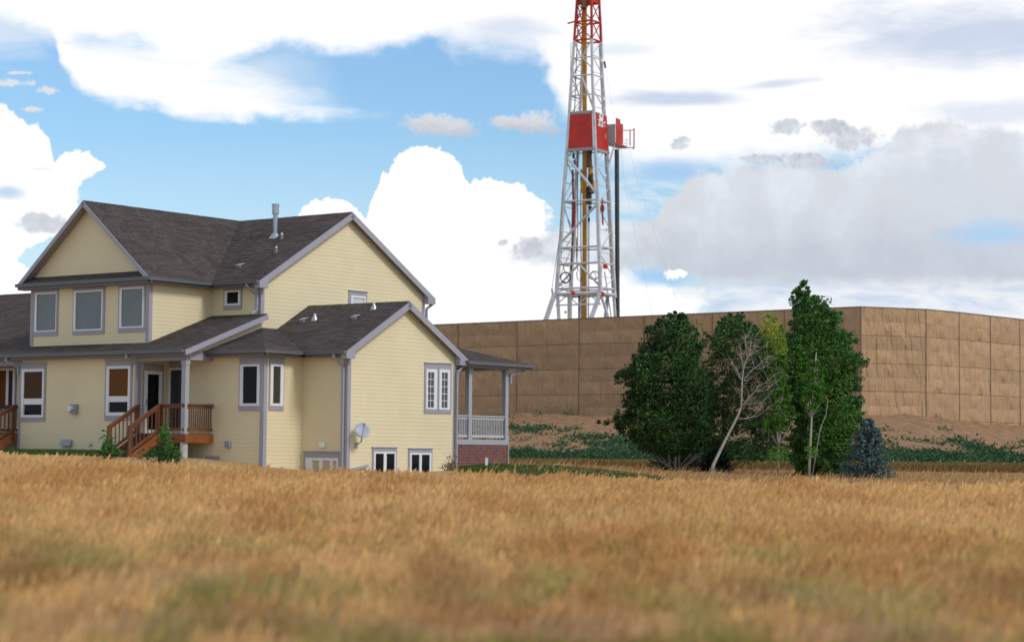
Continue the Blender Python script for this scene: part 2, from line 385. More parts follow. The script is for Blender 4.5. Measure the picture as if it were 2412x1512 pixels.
def siding(pl, poly, name='wall', joined=False, label=None):
    core = MB(); core.poly([pl.P(s, z, -.012) for s, z in poly], pl.P(0, 0, -.12) - pl.P(0, 0, 0))
    w = hb(core, name, SIDE, label=label)
    z0 = min(z for _, z in poly); z1 = max(z for _, z in poly); k = math.floor(z0/EXP); J = MB()
    while k*EXP < z1:
        a, b = k*EXP, (k+1)*EXP; k += 1
        q = clip(clip(poly, 1, a, True), 1, b, False)
        q2 = []
        for p_ in q:
            if not q2 or abs(p_[0]-q2[-1][0])+abs(p_[1]-q2[-1][1]) > 1e-4: q2.append(p_)
        if len(q2) > 2 and abs(q2[0][0]-q2[-1][0])+abs(q2[0][1]-q2[-1][1]) < 1e-4: q2.pop()
        if len(q2) < 3 or max(p_[1] for p_ in q2)-min(p_[1] for p_ in q2) < .02: continue
        mb = J if joined else MB(); n = len(q2)
        jit = random.uniform(-.0006, .0006)
        outer = [pl.P(s, z, .015+jit-.0060*(z-a)/EXP) for s, z in q2]; inner = [pl.P(s, z, -.01) for s, z in q2]
        mb.add(outer+inner, [tuple(range(n)), tuple(range(2*n-1, n-1, -1))]+[(i, i+n, (i+1) % n+n, (i+1) % n) for i in range(n)])
        if not joined: hb(mb, 'siding_board', SIDE, w); nb[0] += 1
    if joined: hb(J, 'siding_boards', SIDE, w, kind='stuff')
    return w
pG = PL('B', 0); pF = PL('A', 0); pBS = PL('B', -U1); pBF = PL('A', -V1); pR = PL('A', -VR); pRS = PL('B', UL)
pL = PL('A', -VL); pM = PL('B', Um); pMF = PL('A', Vm); pX = PL('A', vB); pXS = PL('B', uB)
sW = (zR-zE)/(v1/2+ov); zw = zE+ov*sW-.06          # roof height over the W gable corner
zg0 = -1.15
jog = pBF.px(444, 900)[0]
siding(pG, [(0, zg0), (v1, zg0), (v1, zw), (v1/2, zR-.06), (0, zw)])
siding(pF, [(-U1, zg0), (0, zg0), (0, zw), (-U1, zw)])
siding(pBS, [(-V1, zg0), (0, zg0), (0, zE), (-V1, zE)])
siding(pBF, [(jog, zg0), (-U1, zg0), (-U1, zE), (jog, zE)])
siding(pL, [(ULL, -.6), (UL, -.6), (UL, zE), (ULL, zE)])
siding(pR, [(UL, zg0), (jog, zg0), (jog, zE+.1), (UL, zE+.1)], joined=True)
siding(pRS, [(-VL, -.7), (-VR, -.7), (-VR, zE+.1), (-VL, zE+.1)])
siding(pL, [(uL3, -.7), (ULL-4.2, -.7), (ULL-4.2, zE), (uL3, zE)], joined=True)
siding(pR, [(ULL-4.2, -.7), (ULL, -.7), (ULL, zE+.1), (ULL-4.2, zE+.1)], joined=True)
zmc = zE2+ov*(zR2-zE2)/((Vb2-Vm)/2+ov)-.05
siding(pM, [(Vm, 3.0), (Vb2, 2.0), (Vb2, zmc), ((Vm+Vb2)/2, zR2-.06), (Vm, zmc)])
siding(pM, [(-VL, zE-.02), (Vm, zE-.02), (Vm, zS-.06), (-VL, zshed(-VL)-.06)])
siding(pMF, [(uB, zshed(Vm)-.1), (Um, zshed(Vm)-.1), (Um, zmc), (uB, zmc)])
siding(pXS, [(vB, zshed(vB)-.05), (Vm, zshed(Vm)-.05), (Vm, zmc), (vB, zmc)])
sX = (zR2-zE2)/(uB+ov-uc)
zxc = zE2+ov*sX-.04
siding(pX, [(uB2, zshed(vB)-.05), (uB, zshed(vB)-.05), (uB, zxc), (uc, zR2-.05), (uB2, zxc)])
# unseen sides so that the house is closed
back = MB(); back.box(uL3, Um-.15, 7.9, 8.0, -1.1, 3.2); back.box(Um-.1, -.15, v1-.12, v1-.001, -1.1, zw); back.box(uL3, uL3+.1, -VL+.1, 7.9, -1.1, 3.2)
back.box(uB2, Um-.15, Vb2-.1, Vb2, 3, zmc); back.box(uB2, uB2+.12, vB+.14, Vb2-.1, zE, zmc)
hb(back, 'back_wall', SIDE)
fl = MB(); fl.box(uL3+.2, Um-.15, -VR+.15, 7.8, 2.95, 3.02); fl.box(Um, -.15, .15, v1-.2, -.95, -.9); hb(fl, 'inner_floor', BROWNF)

# roofs
def roof(poly, n, name='roof', th=.09, row=.14, label=None, parent=house, thru=None):
    """poly: 3-D points (u,v,z) of one slope, first edge = eave; tabs are laid in rows up the slope"""
    P = [Vector(p) for p in poly]; e = (P[1]-P[0]).normalized(); nn = Vector(n).normalized(); up = nn.cross(e).normalized()
    if up.z < 0: up = -up
    slab = MB(); slab.poly(P, -nn*th); r = hb(slab, name, ROOFD, parent)
    q = [((p-P[0]).dot(e), (p-P[0]).dot(up)) for p in P]
    if label: r['label'] = label
    b0 = min(b for _, b in q); b1 = max(b for _, b in q); k = 0; mb = MB(); b = b0-.02
    while b < b1:
        st = clip(clip(q, 1, b, True), 1, b+row*1.0, False)
        if len(st) > 2:
            a = min(s for s, _ in st) - random.random()*.3; a1 = max(s for s, _ in st)
            while a < a1:
                w = random.uniform(.16, .40); t = clip(clip(st, 0, a, True), 0, a+w-.008, False)
                if len(t) > 2:
                    h = random.uniform(.008, .016); m = len(t)
                    top = [P[0]+e*s+up*z+nn*(h-.9*h*(z-b)/row+.003) for s, z in t]; bot = [P[0]+e*s+up*z+nn*.001 for s, z in t]
                    mb.add(top+bot, [tuple(range(m))]+[(i, i+m, (i+1) % m+m, (i+1) % m) for i in range(m)])
                a += w
        b += row
    hb(mb, 'shingles', SHING, r, kind='stuff', label='rows of brown asphalt shingle tabs')
    return r
nSh = (0, -sh_s, 1)
uR = Um+ou+.06
roof([(uB, -VL-ov, zE), (uR, -VL-ov, zE), (uR, Vm, zshed(Vm)), (uB, Vm, zshed(Vm))], nSh)
roof([(uB2, -VL-ov, zE), (uB, -VL-ov, zE), (uB, vB, zshed(vB)), (uB2, vB, zshed(vB))], nSh)
roof([(uL3, -VL-ov, zE), (uB2, -VL-ov, zE), (uB2, vS3, zshed(vS3)), (uL3, vS3, zshed(vS3))], nSh)
rb = MB(); rb.poly([(uL3, vS3, zshed(vS3)), (uB2, vS3, zshed(vS3)), (uB2, 8.6, 4.4), (uL3, 8.6, 4.4)], (0, 0, -.1)); hb(rb, 'rear_roof', ROOFD)
vrm = (Vm+Vb2)/2; sM = (zR2-zE2)/(vrm-Vm+ov)
roof([(uB+ov, Vm-ov, zE2), (Um+ou, Vm-ov, zE2), (Um+ou, vrm, zR2), (uc, vrm, zR2)], (0, -sM, 1))
roof([(uB+ov, vB-ov, zE2), (uB+ov, Vm-ov, zE2), (uc, vrm, zR2), (uc, vB-ov, zR2)], (sX, 0, 1))
rb = MB(); rb.poly([(uB2-ov, vB-ov, zE2), (uB2-ov, Vm, zE2), (uc, vrm, zR2), (uc, vB-ov, zR2)], (0, 0, -.1))
rb.poly([(uB2, Vb2+ov, zE2), (Um+ou, Vb2+ov, zE2), (Um+ou, vrm+.01, zR2), (uB2, vrm+.01, zR2)], (0, 0, -.1)); hb(rb, 'rear_roof', SHING)
px_ = zE2+.012
roof([(uB2-ov*.6, vB-ov, px_), (uB+ov*.6, vB-ov, px_), (uB-.12, vB-.03, px_+.24), (uB2+.12, vB-.03, px_+.24)], (0, -.70, 1), 'pent_roof', .05, .11)
a_ = -U1+ov
roof([(a_, -ov, zE), (ou, -ov, zE), (ou, v1/2, zR), (Um, v1/2, zR), (Um, -ov+(zh-zE)/sW, zh)], (0, -sW, 1))
rb = MB(); rb.poly([(Um, v1+ov, zE), (ou, v1+ov, zE), (ou, v1/2+.01, zR), (Um, v1/2+.01, zR)], (0, 0, -.09)); hb(rb, 'rear_roof', SHING)
sBs = (zh-zE)/(a_-Um); sBf = (zh-zE)/(.45+V1+ov)
roof([(a_, -V1-ov, zE), (a_, -ov, zE), (Um, -ov+(zh-zE)/sW, zh), (Um, .45, zh)], (sBs, 0, 1))
roof([(Um, -V1-ov, zE), (a_, -V1-ov, zE), (Um, .45, zh)], (0, -sBf, 1))
# right porch roof
pe_u, pe_v, pe_z, pe_s = .28, 9.58, 2.98, .30
roof([(pe_u, v1+.2, pe_z), (pe_u, pe_v, pe_z), (pe_u-3.6, pe_v-3.6, pe_z+3.6*pe_s), (pe_u-3.6, v1+.2, pe_z+3.6*pe_s)], (pe_s, 0, 1))
roof([(pe_u, pe_v, pe_z), (pe_u-5, pe_v, pe_z), (pe_u-5, pe_v-3.6, pe_z+3.6*pe_s), (pe_u-3.6, pe_v-3.6, pe_z+3.6*pe_s)], (0, pe_s, 1))

# gutters, fascias, rakes, soffits
def gutter(p, q, out):
    p = Vector(p); q = Vector(q); o = Vector(out)
    mb = MB(); mb.bar(p+o*.055+Vector((0, 0, -.045)), q+o*.055+Vector((0, 0, -.045)), .11, .10); mb.bar(p+o*.118+Vector((0, 0, .0)), q+o*.118+Vector((0, 0, .0)), .016, .022)
    hb(mb, 'gutter', GUT)
    mb = MB(); mb.bar(p-o*.02+Vector((0, 0, -.10)), q-o*.02+Vector((0, 0, -.10)), .03, .17); hb(mb, 'fascia', GUT)
gutter((uL3, -VL-ov, zE), (uR-.01, -VL-ov, zE), (0, -1, 0))
gutter((uB+ov, Vm-ov, zE2), (Um+ou, Vm-ov, zE2), (0, -1, 0))
gutter((uB+ov, vB-ov-.1, zE2), (uB+ov, Vm-ov-.1, zE2), (1, 0, 0))
gutter((uB2-ov, vB-ov, zE2), (uB+ov+.1, vB-ov, zE2), (0, -1, 0))
gutter((a_+.1, -ov, zE), (ou, -ov, zE), (0, -1, 0))
gutter((a_, -V1-ov-.1, zE), (a_, -ov-.1, zE), (1, 0, 0))
gutter((Um+.0, -V1-ov, zE), (a_+.1, -V1-ov, zE), (0, -1, 0))
gutter((pe_u, v1+.25, pe_z), (pe_u, pe_v, pe_z), (1, 0, 0))
def rake(p, q, out, w=.20, back_=.3):
    """barge board from eave p to ridge q with a soffit strip behind it"""
    p = Vector(p); q = Vector(q); o = Vector(out); d = (q-p).normalized(); nrm = o.cross(d); nrm = nrm if nrm.z > 0 else -nrm
    mb = MB(); mb.poly([p-nrm*.02, q-nrm*.02, q-nrm*(w+.02), p-nrm*(w+.02)], o*.03); hb(mb, 'barge_board', TRIM)
    mb = MB(); mb.poly([p-nrm*.11, q-nrm*.11, q-nrm*.13, p-nrm*.13], -o*back_); hb(mb, 'soffit', SOFF)
rake((ou, -ov, zE), (ou, v1/2, zR), (1, 0, 0), back_=ou-.03); rake((ou, v1+ov, zE), (ou, v1/2, zR), (1, 0, 0), back_=ou-.03)
rake((Um+ou, Vm-ov, zE2), (Um+ou, vrm, zR2), (1, 0, 0), back_=ou-.03); rake((Um+ou, Vb2+ov, zE2), (Um+ou, vrm, zR2), (1, 0, 0), back_=ou-.03)
rake((uR, -VL-ov, zE), (uR, Vm, zshed(Vm)), (1, 0, 0), .17, back_=ou)
rake((uB+ov, vB-ov, zE2+.02), (uc, vB-ov, zR2), (0, -1, 0), .14, back_=ov-.03); rake((uB2-ov, vB-ov, zE2+.02), (uc, vB-ov, zR2), (0, -1, 0), .14, back_=ov-.03)
# triangular returns at the foot of the gable rakes
for (uu, vv, zz, sg) in [(ou, -ov, zE, 1), (ou, v1+ov, zE, -1), (Um+ou, Vm-ov, zE2, 1), (Um+ou, Vb2+ov, zE2, -1)]:
    rt_ = MB(); rt_.poly([(uu+.032, vv, zz-.03), (uu+.032, vv, zz-.24), (uu+.032, vv+sg*.42, zz-.24), (uu+.032, vv+sg*.42, zz+.12)], (-ou, 0, 0)); hb(rt_, 'eave_return', TRIM)

sf = MB()
sf.box(uL3, uR-.03, -VL-ov+.02, -VL-.02, zE-.19, zE-.17); sf.box(uB+ov-.02, Um+ou-.05, Vm-ov+.02, Vm-.025, zE2-.19, zE2-.17); sf.box(uB+.025, uB+ov-.02, vB-ov+.03, Vm-.1, zE2-.192, zE2-.172)
sf.box(uB2-ov+.02, uB+ov-.05, vB-ov+.02, vB-.025, zE2-.194, zE2-.174); sf.box(a_, ou-.05, -ov+.02, -.025, zE-.19, zE-.17); sf.box(-U1+.025, a_-.02, -V1-ov+.03, -.03, zE-.192, zE-.172)
sf.box(Um+.03, a_-.02, -V1-ov+.02, -V1-.025, zE-.194, zE-.174); sf.box(UL+.0, Um-.02, -VL+.05, -VR-.03, zE-.05, zE-.03); sf.box(ULL-4, ULL-.03, -VL+.05, -VR-.03, zE-.05, zE-.03)
hb(sf, 'soffit', SOFF)
# corner boards
cb = MB(); 
def corner(u, v, z0, z1, w=.13, t=.03):
    c = MB(); c.box(u-w, u+t, v-t-.001, v-.0005, z0, z1); c.box(u+.0005, u+t-.001, v-t, v+w, z0, z1); hb(c, 'corner_board', TRIM)
corner(0, 0, zg0, zE-.19); corner(-U1, -V1, zg0, zE-.19); corner(Um, Vm, zS-.02, zE2-.19); corner(uB, vB, zshed(vB)+.03, zE2-.19, .12); corner(UL, -VL, -.9, zE-.19, .12)
for a__ in ((0, .03, v1-.13, v1+.03, zg0, zE-.19), (Um, Um+.03, Vb2-.13, Vb2+.02, 3.6, zE2-.1), (uB2-.03, uB2+.13, vB-.035, vB, zshed(vB)+.05, zE2-.19), (ULL-.02, ULL+.10, -VL-.035, -VL, -.75, zE-.19)):
    c1 = MB(); c1.box(*a__); hb(c1, 'corner_board', TRIM)

# windows
def window(pl, trim, frame, panes, mats=None, name='window', fw=None, label=None, cols=0, rows=0, tp=.045, extra=None):
    t0, t1, tz0, tz1 = trim; f0, f1, fz0, fz1 = frame
    mb = MB(); D = .05
    ft = .028
    ps = [p for p in panes]
    # white frame as bars between its outline and the panes
    xs0 = min(p[0] for p in ps); xs1 = max(p[1] for p in ps); zs0 = min(p[2] for p in ps); zs1 = max(p[3] for p in ps)
    D = .06; pl.box(mb, f0, xs0, fz0, fz1, .0, D); pl.box(mb, xs1, f1, fz0, fz1, .0, D); pl.box(mb, xs0, xs1, fz0, zs0, .0, D); pl.box(mb, xs0, xs1, zs1, fz1, .0, D)
    ps2 = sorted(ps, key=lambda p: (round(p[2]/.4), p[0]))
    for a, b in zip(ps2, ps2[1:]):
        if abs(a[0]-b[0]) > .1: pl.box(mb, a[1], b[0], zs0, zs1, 0, D-.004)
        else: pl.box(mb, xs0, xs1, a[3], b[2], 0, D-.004)
    w = hb(mb, name, WHITE_V, label=label)
    tb = MB(); P = pl.box
    P(tb, t0, f0-.001, tz0, tz1, 0, tp); P(tb, f1+.001, t1, tz0, tz1, 0, tp); P(tb, f0-.001, f1+.001, fz1+.001, tz1, 0, tp)
    if tz0 < fz0-.02: P(tb, f0-.001, f1+.001, tz0, fz0-.001, 0, tp)
    P(tb, t0-.02, t1+.02, tz1, tz1+.03, 0, tp+.03)
    hb(tb, 'trim', TRIM, w)
    for i, p in enumerate(ps):
        g_ = MB(); P(g_, p[0], p[1], p[2], p[3], .005, .030); hb(g_, 'pane', (mats[i] if mats else GLASS_D), w)
        if cols or rows:
            for k in range(1, cols): s = p[0]+(p[1]-p[0])*k/cols; q = MB(); P(q, s-.009, s+.009, p[2], p[3], .031, .042); hb(q, 'muntin', WHITE_V, w)
            for k in range(1, rows): z = p[2]+(p[3]-p[2])*k/rows; q = MB(); P(q, p[0], p[1], z-.01, z+.01, .031, .043); hb(q, 'muntin', WHITE_V, w)
    return w
def wpx(pl, T_, F_, Ps, **k): return window(pl, pl.rect(*T_), pl.rect(*F_), [pl.rect(*p) for p in Ps], **k)
wpx(pX, (81.8, 685.5, 138.4, 791.2), (84.5, 689, 135.5, 781.5), [(89, 693, 134, 778.5)], mats=[GLASS_B], label='left one of three tall curtained windows')
wpx(pX, (173.6, 680.5, 247.9, 787.4), (176, 684, 244.2, 779), [(181, 688, 241.5, 775.5)], mats=[GLASS_B], label='middle one of three tall curtained windows')
wpx(pX, (280.6, 673, 343.5, 782.4), (284, 677, 340.5, 772.5), [(289, 681, 338, 769)], mats=[GLASS_B], label='right one of three tall curtained windows')
wpx(pMF, (528.7, 674.2, 571.5, 729.6), (531.7, 684.3, 568.2, 719.5), [(537, 688.5, 563.5, 715)], label='small square upstairs window')
wpx(pM, (819.4, 687, 862.2, 770), (824, 697, 858, 765), [(828, 702, 855, 760)], mats=[mat('white_blind', (.62, .62, .64), .4, .1, 3)], label='upstairs window with white blind')
wpx(pL, (48.9, 857.3, 108.9, 991.6), (53, 869, 105.7, 983), [(59, 875.5, 101, 938.5), (59, 952.5, 101, 977)], mats=[GLASS_G, GLASS_D], label='tall window with dark olive blind')
wpx(pL, (249.2, 850, 312.5, 990), (252.8, 862, 308.8, 979), [(259.5, 868.5, 303.2, 933), (259.5, 946.5, 303.2, 971)], mats=[GLASS_O, GLASS_D], label='tall window with amber blind')
wpx(pBF, (565, 846, 619.5, 967), (567.6, 858, 613.2, 956), [(574.5, 863, 608, 950)], label='narrow dark bay window')
wpx(pBS, (632.3, 846, 667.2, 966), (634.4, 858, 665, 956), [(640.5, 863, 657.8, 950)], mats=[mat('brown_glass', (.05, .045, .032), .1, .2)], label='narrow brown-tinted side bay window')
pGa = [(1005, 876.6, 1019.5, 959.8), (1037.4, 877.5, 1051.5, 960.5)]
FG = mat('french_glass', (.10, .12, .13), .12, base2=(.03, .035, .04), scale=3, contrast=1.2)
for (T_, F_, p_) in [((998.2, 856.1, 1030, 973), (1001, 869.4, 1026.5, 963.8), pGa[0]), ((1030.4, 856.9, 1061.4, 973.6), (1032, 870.3, 1057.2, 965), pGa[1])]:
    wpx(pG, T_, F_, [p_], mats=[FG], cols=2, rows=5, label='white muntined casement, left leaf' if T_[0] < 1000 else 'white muntined casement, right leaf')
for (T_, a, b, yy) in [((875, 1054.5, 932.2, 1125), (881.5, 901), (907.5, 926.5), 1068), ((960, 1057, 1015.9, 1128), (966.5, 985), (990.5, 1009), 1070.5)]:
    wpx(pG, T_, (T_[0]+3, T_[1]+9, T_[2]-3, T_[3]-1), [(a[0], yy, a[1], T_[3]-6), (b[0], yy, b[1], T_[3]-6)], label='basement slider near the corner' if T_[0] < 900 else 'basement slider near the porch')
wpx(pF, (716.7, 1064.5, 802.9, 1128), (722, 1078, 799, 1127), [(738, 1084, 754, 1123), (762, 1085, 780, 1123), (786, 1086, 795, 1123)], mats=[TANP]*3, label='low tan basement window')
wpx(pR, (390.5, 852, 443, 1030), (396.8, 867, 441.5, 1022), [(403, 871.5, 436, 1015)], mats=[mat('grey_glass', (.035, .045, .055), .1, .2)], label='tall glass side panel behind the porch column')
wpx(pRS, (333.8, 861.5, 381.8, 1022), (337, 873.5, 378.3, 1021), [(344.3, 881.6, 371.8, 1012)], name='door', label='glazed porch door')
hk = MB(); q = pRS.px(341, 945); pRS.box(hk, q[0]-.02, q[0]+.02, q[1]-.12, q[1]+.08, .05, .09); hb(hk, 'door_handle', METAL, bpy.data.objects['door'])
wpx(pR, (-60, 853, 39.5, 968), (-50, 868, 37.5, 966), [(-44, 873, 16.5, 961), (22.5, 873, 32.5, 961)], mats=[GLASS_O, GLASS_D], label='amber-blind window of the left porch')
# basement window grey surround under the deck
sb = MB(); r = pBF.rect(487, 1074, 517, 1112); pBF.box(sb, r[0], r[1], r[2]-.3, r[3], 0, .06); hb(sb, 'window_surround', TRIM)

# porch beams and column, deck, stairs
bmz0 = pL.px(380, 850)[1]
bb = MB(); bb.box(UL+.03, Um+.02, -VL-.02, -VL+.12, bmz0, zE-.19); hb(bb, 'porch_beam', TRIM)
bb = MB(); bb.box(Um-.12, Um+.045, -VL+.122, -V1-.03, bmz0+.02, zE-.02); hb(bb, 'porch_beam', TRIM)
bb = MB(); bb.box(ULL-4.1, ULL-.021, -VL-.02, -VL+.12, bmz0-.03, zE-.19); hb(bb, 'porch_beam', TRIM)
cu0, cz0 = pL.px(427, 1010)
cc_ = MB(); cc_.box(Um-.13, Um+.05, -VL-.05, -VL+.12, .24, bmz0-.001); cc_.box(Um-.15, Um+.07, -VL-.07, -VL+.14, bmz0-.12, bmz0-.002); cc_.box(Um-.15, Um+.07, -VL-.07, -VL+.14, .24, .36)
hb(cc_, 'porch_column', COLP)
pr = MB(); pr.tube([(Um-.04, -VL+.02, -1.3), (Um-.04, -VL+.02, .12)], .125, 14); hb(pr, 'concrete_pier', CONC, label='stained pale concrete pier under the porch column')
pr = MB(); pr.box(Um-.10, Um+.02, -VL-.03, -VL+.09, .12, .238); hb(pr, 'post_bracket', METAL)
FZ = .42
def railing(parent, p, q, zt0, zt1, zb0, zb1, n, wood, post0=True, post1=True, pw=.09, pz0=None, pz1=None):
    p = Vector((*p, 0)); q = Vector((*q, 0)); U_ = lambda t, z: p.lerp(q, t)+Vector((0, 0, z))
    m = MB(); m.bar(U_(0, zt0), U_(1, zt1), .13, .04); m.bar(U_(0, zt0-.07), U_(1, zt1-.07), .04, .09); hb(m, 'top_rail', wood, parent)
    m = MB(); m.bar(U_(0, zb0), U_(1, zb1), .04, .085); hb(m, 'bottom_rail', wood, parent)
    base = None
    for k in range(n):
        t = (k+.7)/(n+.4); m = MB(); m.bar(U_(t, zb0+(zb1-zb0)*t-.04), U_(t, zt0+(zt1-zt0)*t-.03), .028, .028, Vector((p-q)).normalized() if False else Vector((0, 1, 0)))
        hb(m, 'baluster', wood, parent)
    for c_, t, zz, zb in ((post0, 0, zt0, pz0 if pz0 is not None else zb0-.2), (post1, 1, zt1, pz1 if pz1 is not None else zb1-.2)):
        if c_: m = MB(); m.bar(U_(t, zb), U_(t, zz+.02), pw, pw, Vector((0, 1, 0))); hb(m, 'post', wood, parent)
def part(name, label=None):
    o = bpy.data.objects.new(name, None); COL.objects.link(o); o.parent = house; o.empty_display_size = .2
    if label: o['label'] = label
    return o
def deck(u0, u1, su0, su1, run, drop, name, label, ce=True):
    d = MB(); d.box(u0, u1, -VL, -VR-.05, FZ-.04, FZ); D_ = hb(d, name, WOOD, label=label)
    f = MB(); f.box(su1+.05, u1+.14, -VL-.10, -VL-.06, FZ-.30, FZ-.02); f.box(u1+.10, u1+.14, -VL-.058, -VR-.3, FZ-.30, FZ-.02) if ce else None; hb(f, 'rim_board', WOOD_O, D_)
    f = MB(); f.box(u0, su0, -VL-.10, -VL-.06, FZ-.30, FZ-.02); hb(f, 'rim_board', WOOD_O, D_)
    for k in range(5):
        jv = -VL+.1+k*.3; f = MB(); f.box(u0, u1+.09, jv, jv+.04, FZ-.24, FZ-.045); hb(f, 'joist', WOOD_D, D_)
    tz = FZ+.92
    if ce:
        railing(D_, (su1, -VL-.03), (u1+.03, -VL-.03), tz, tz, FZ+.12, FZ+.12, 7, WOOD, True, False)
        railing(D_, (u1+.07, -VL+.06), (u1+.07, -V1-.04), tz, tz, FZ+.12, FZ+.12, 11, WOOD, False, False)
    # stairs towards the field
    n = 5; v0 = -VL-.1
    for k in range(n):
        z = FZ-drop/n*(k+1); f = MB(); f.box(su0+.05, su1-.05, v0-run/n*(k+1), v0-run/n*k+.03, z-.04, z); hb(f, 'stair_tread', WOOD_D, D_)
        f = MB(); f.box(su0+.05, su1-.05, v0-run/n*k-.02, v0-run/n*k, z, z+drop/n-.04); hb(f, 'stair_riser', WOOD_D, D_)
    for su in (su0, su1):
        f = MB(); f.bar((su, v0+.02, FZ-.16), (su, v0-run, FZ-.16-drop), .045, .27); hb(f, 'stringer', WOOD_O, D_)
        railing(D_, (su, v0), (su, v0-run), tz-.02, tz-drop, FZ+.10, FZ+.12-drop, 7, WOOD, True, True, pz0=FZ-.3, pz1=FZ-.25-drop)
    return D_
deck(UL+.03, Um-.0, UL+.13, UL+1.10, 1.22, .72, 'deck', 'small stained deck with stairs under the porch column')
deck(ULL-4, ULL-.14, ULL-1.15, ULL-.18, 1.5, .72, 'deck', 'stained stairs and deck of the left porch', ce=False)
rl = bpy.data.objects['deck.001']
railing(rl, (ULL-4, -VL+.9), (ULL-.3, -VL+.9), FZ+.95, FZ+.95, FZ+.1, FZ+.1, 18, WOOD_D, False, False)

# right porch
RP = part('right_porch', 'open white porch on a red block base')
pz = .26; pv0 = v1+.02; pv1 = 8.5; pd = -3.2
m = MB(); m.box(pd, -.01, pv0, pv1, pz-.02, pz+.02); hb(m, 'porch_floor', CONC, RP)
m = MB(); m.box(-.03, .03, pv0+.02, pv1+.02, pz-.11, pz+.07); m.box(pd, -.031, pv1-.02, pv1+.02, pz-.11, pz+.07); hb(m, 'floor_band', COLP, RP)
m = MB(); m.box(pd, -.09, pv0+.02, pv1-.08, -1.2, pz-.111); base = hb(m, 'base_core', BROWNF, RP)
course = .105; z = pz-.115; j = 0
PB = part('porch_base', 'red split-face block base')
while z > -1.15:
    v = pv0+.04 - (j % 2)*.15
    while v < pv1-.02:
        a, b = max(v, pv0+.03), min(v+.30, pv1); v += .30
        if b-a < .04: continue
        d = random.uniform(-.006, .010); m = MB(); m.box(-.085, d, a+.004, b-.004, z-course+.004, z-.004)
        hb(m, 'brick', BRICKM, PB)
    z -= course; j += 1
m = MB(); m.box(-.12, .02, pv1, pv1+.05, -1.1, pz-.111); hb(m, 'corner_board', TRIM, RP)
def pcol(u, v, z1=2.78, w=.17):
    m = MB(); m.box(u-w, u, v-w/2, v+w/2, pz+.071, z1); m.box(u-w-.02, u+.02, v-w/2-.02, v+w/2+.02, z1-.1, z1-.002); m.box(u-w-.02, u+.02, v-w/2-.02, v+w/2+.02, pz+.071, pz+.2); hb(m, 'column', COLP, RP)
pcol(.0, pv1-.07); pcol(.0, 6.35); pcol(-2.35, pv1-.07); pcol(-2.35, 6.0, w=.14)
m = MB(); m.box(-.17, .0, pv0, pv1+.02, 2.78, 2.93); m.box(-3.2, -.171, pv1-.15, pv1+.02, 2.78, 2.93); m.box(-2.5, -2.36, pv0, pv1-.151, 2.78, 2.93); hb(m, 'porch_beam', COLP, RP)
m = MB(); m.box(-5, pe_u-.01, v1+.03, pe_v-.02, 2.931, 2.95); hb(m, 'porch_ceiling', SOFF, RP)
def wrail(p, q, n, parent=RP):
    railing(parent, p, q, 1.13, 1.13, .44, .44, n, PORCHW, False, False)
wrail((-.07, pv0+.05), (-.07, 6.26), 7); wrail((-.07, 6.45), (-.07, pv1-.17), 20); wrail((-2.42, pv0+.05), (-2.42, pv1-.17), 20); wrail((-2.35, pv1-.07), (-.18, pv1-.07), 14)

# small things on the walls and roofs
def on_wall(pl, x0, y0, x1, y1, d, name, m_, label):
    r = pl.rect(x0, y0, x1, y1); mb = MB(); pl.box(mb, r[0], r[1], r[2], r[3], .02, d); return hb(mb, name, m_, label=label)
eb = on_wall(pL, 171, 952, 185.5, 974, .14, 'meter_box', GREYP, 'grey electric meter box')
q = pL.px(176, 962); m = MB(); m.tube([pL.P(q[0], q[1], .14), pL.P(q[0], q[1], .24)], .085, 12); hb(m, 'meter_dial', WHITE_V, eb)
r = pL.rect(147, 1034.5, 171.5, 1049.5); m = MB()
m.add([pL.P(r[0], r[2], .02), pL.P(r[1], r[2], .02), pL.P(r[1], r[3], .02), pL.P(r[0], r[3], .02), pL.P(r[0], r[2], .16), pL.P(r[1], r[2], .16), pL.P(r[1], r[3], .05), pL.P(r[0], r[3], .05)], [(0,1,2,3),(4,5,6,7),(0,1,5,4),(1,2,6,5),(2,3,7,6),(3,0,4,7)])
hb(m, 'wall_vent', GREYP, label='grey hooded wall vent')
on_wall(pL, 211.5, 1043, 216.5, 1049.5, .08, 'hose_tap', METAL, 'small wall tap')
on_wall(pBF, 534.5, 1039, 545.5, 1053, .12, 'outlet_box', GREYP, 'grey outlet box on the bay wall')
on_wall(pF, 757, 1041, 766, 1053.5, .12, 'wall_lamp', WHITE_V, 'small white wall lamp over the basement window')
def spout(pts, name='downspout', r=.04, m_=TRIM, label=None):
    m = MB()
    for a, b in zip(pts, pts[1:]): m.bar(a, b, .08, .07)
    hb(m, name, m_, label=label)
spout([(.0-.22, -ov-.06, zE-.1), (-.22, -ov-.06, zE-.22), (-.12, -.09, zE-.48), (-.12, -.09, -.75), ])
q = pG.px(862, 1093); spout([(.06, .10, zg0+.45), (.08, q[0], q[1]-.05)], label='kinked downspout foot')
spout([(Um-.25, Vm-ov-.06, zE2-.1), (Um-.25, Vm-ov-.06, zE2-.2), (Um-.10, Vm-.10, zE2-.45), (Um-.10, Vm-.10, zS+.12), (Um-.18, Vm-.3, zS+.02)])
spout([(Um+.12, Vb2+ov+.05, zE2-.1), (Um+.12, Vb2+ov+.0, zE2-.22), (Um+.08, Vb2+.06, zE2-.42), (Um+.08, Vb2+.06, 3.4)])
spout([(.1, v1+ov+.0, zE-.14), (.1, v1+ov-.05, zE-.24), (.1, v1-.04, zE-.48), (.1, v1-.04, -.9)])
spout([(.12, pv1+.75, 2.86), (.12, pv1+.72, 2.74), (.04, pv1+.06, 2.62), (.04, pv1+.06, 2.3)])
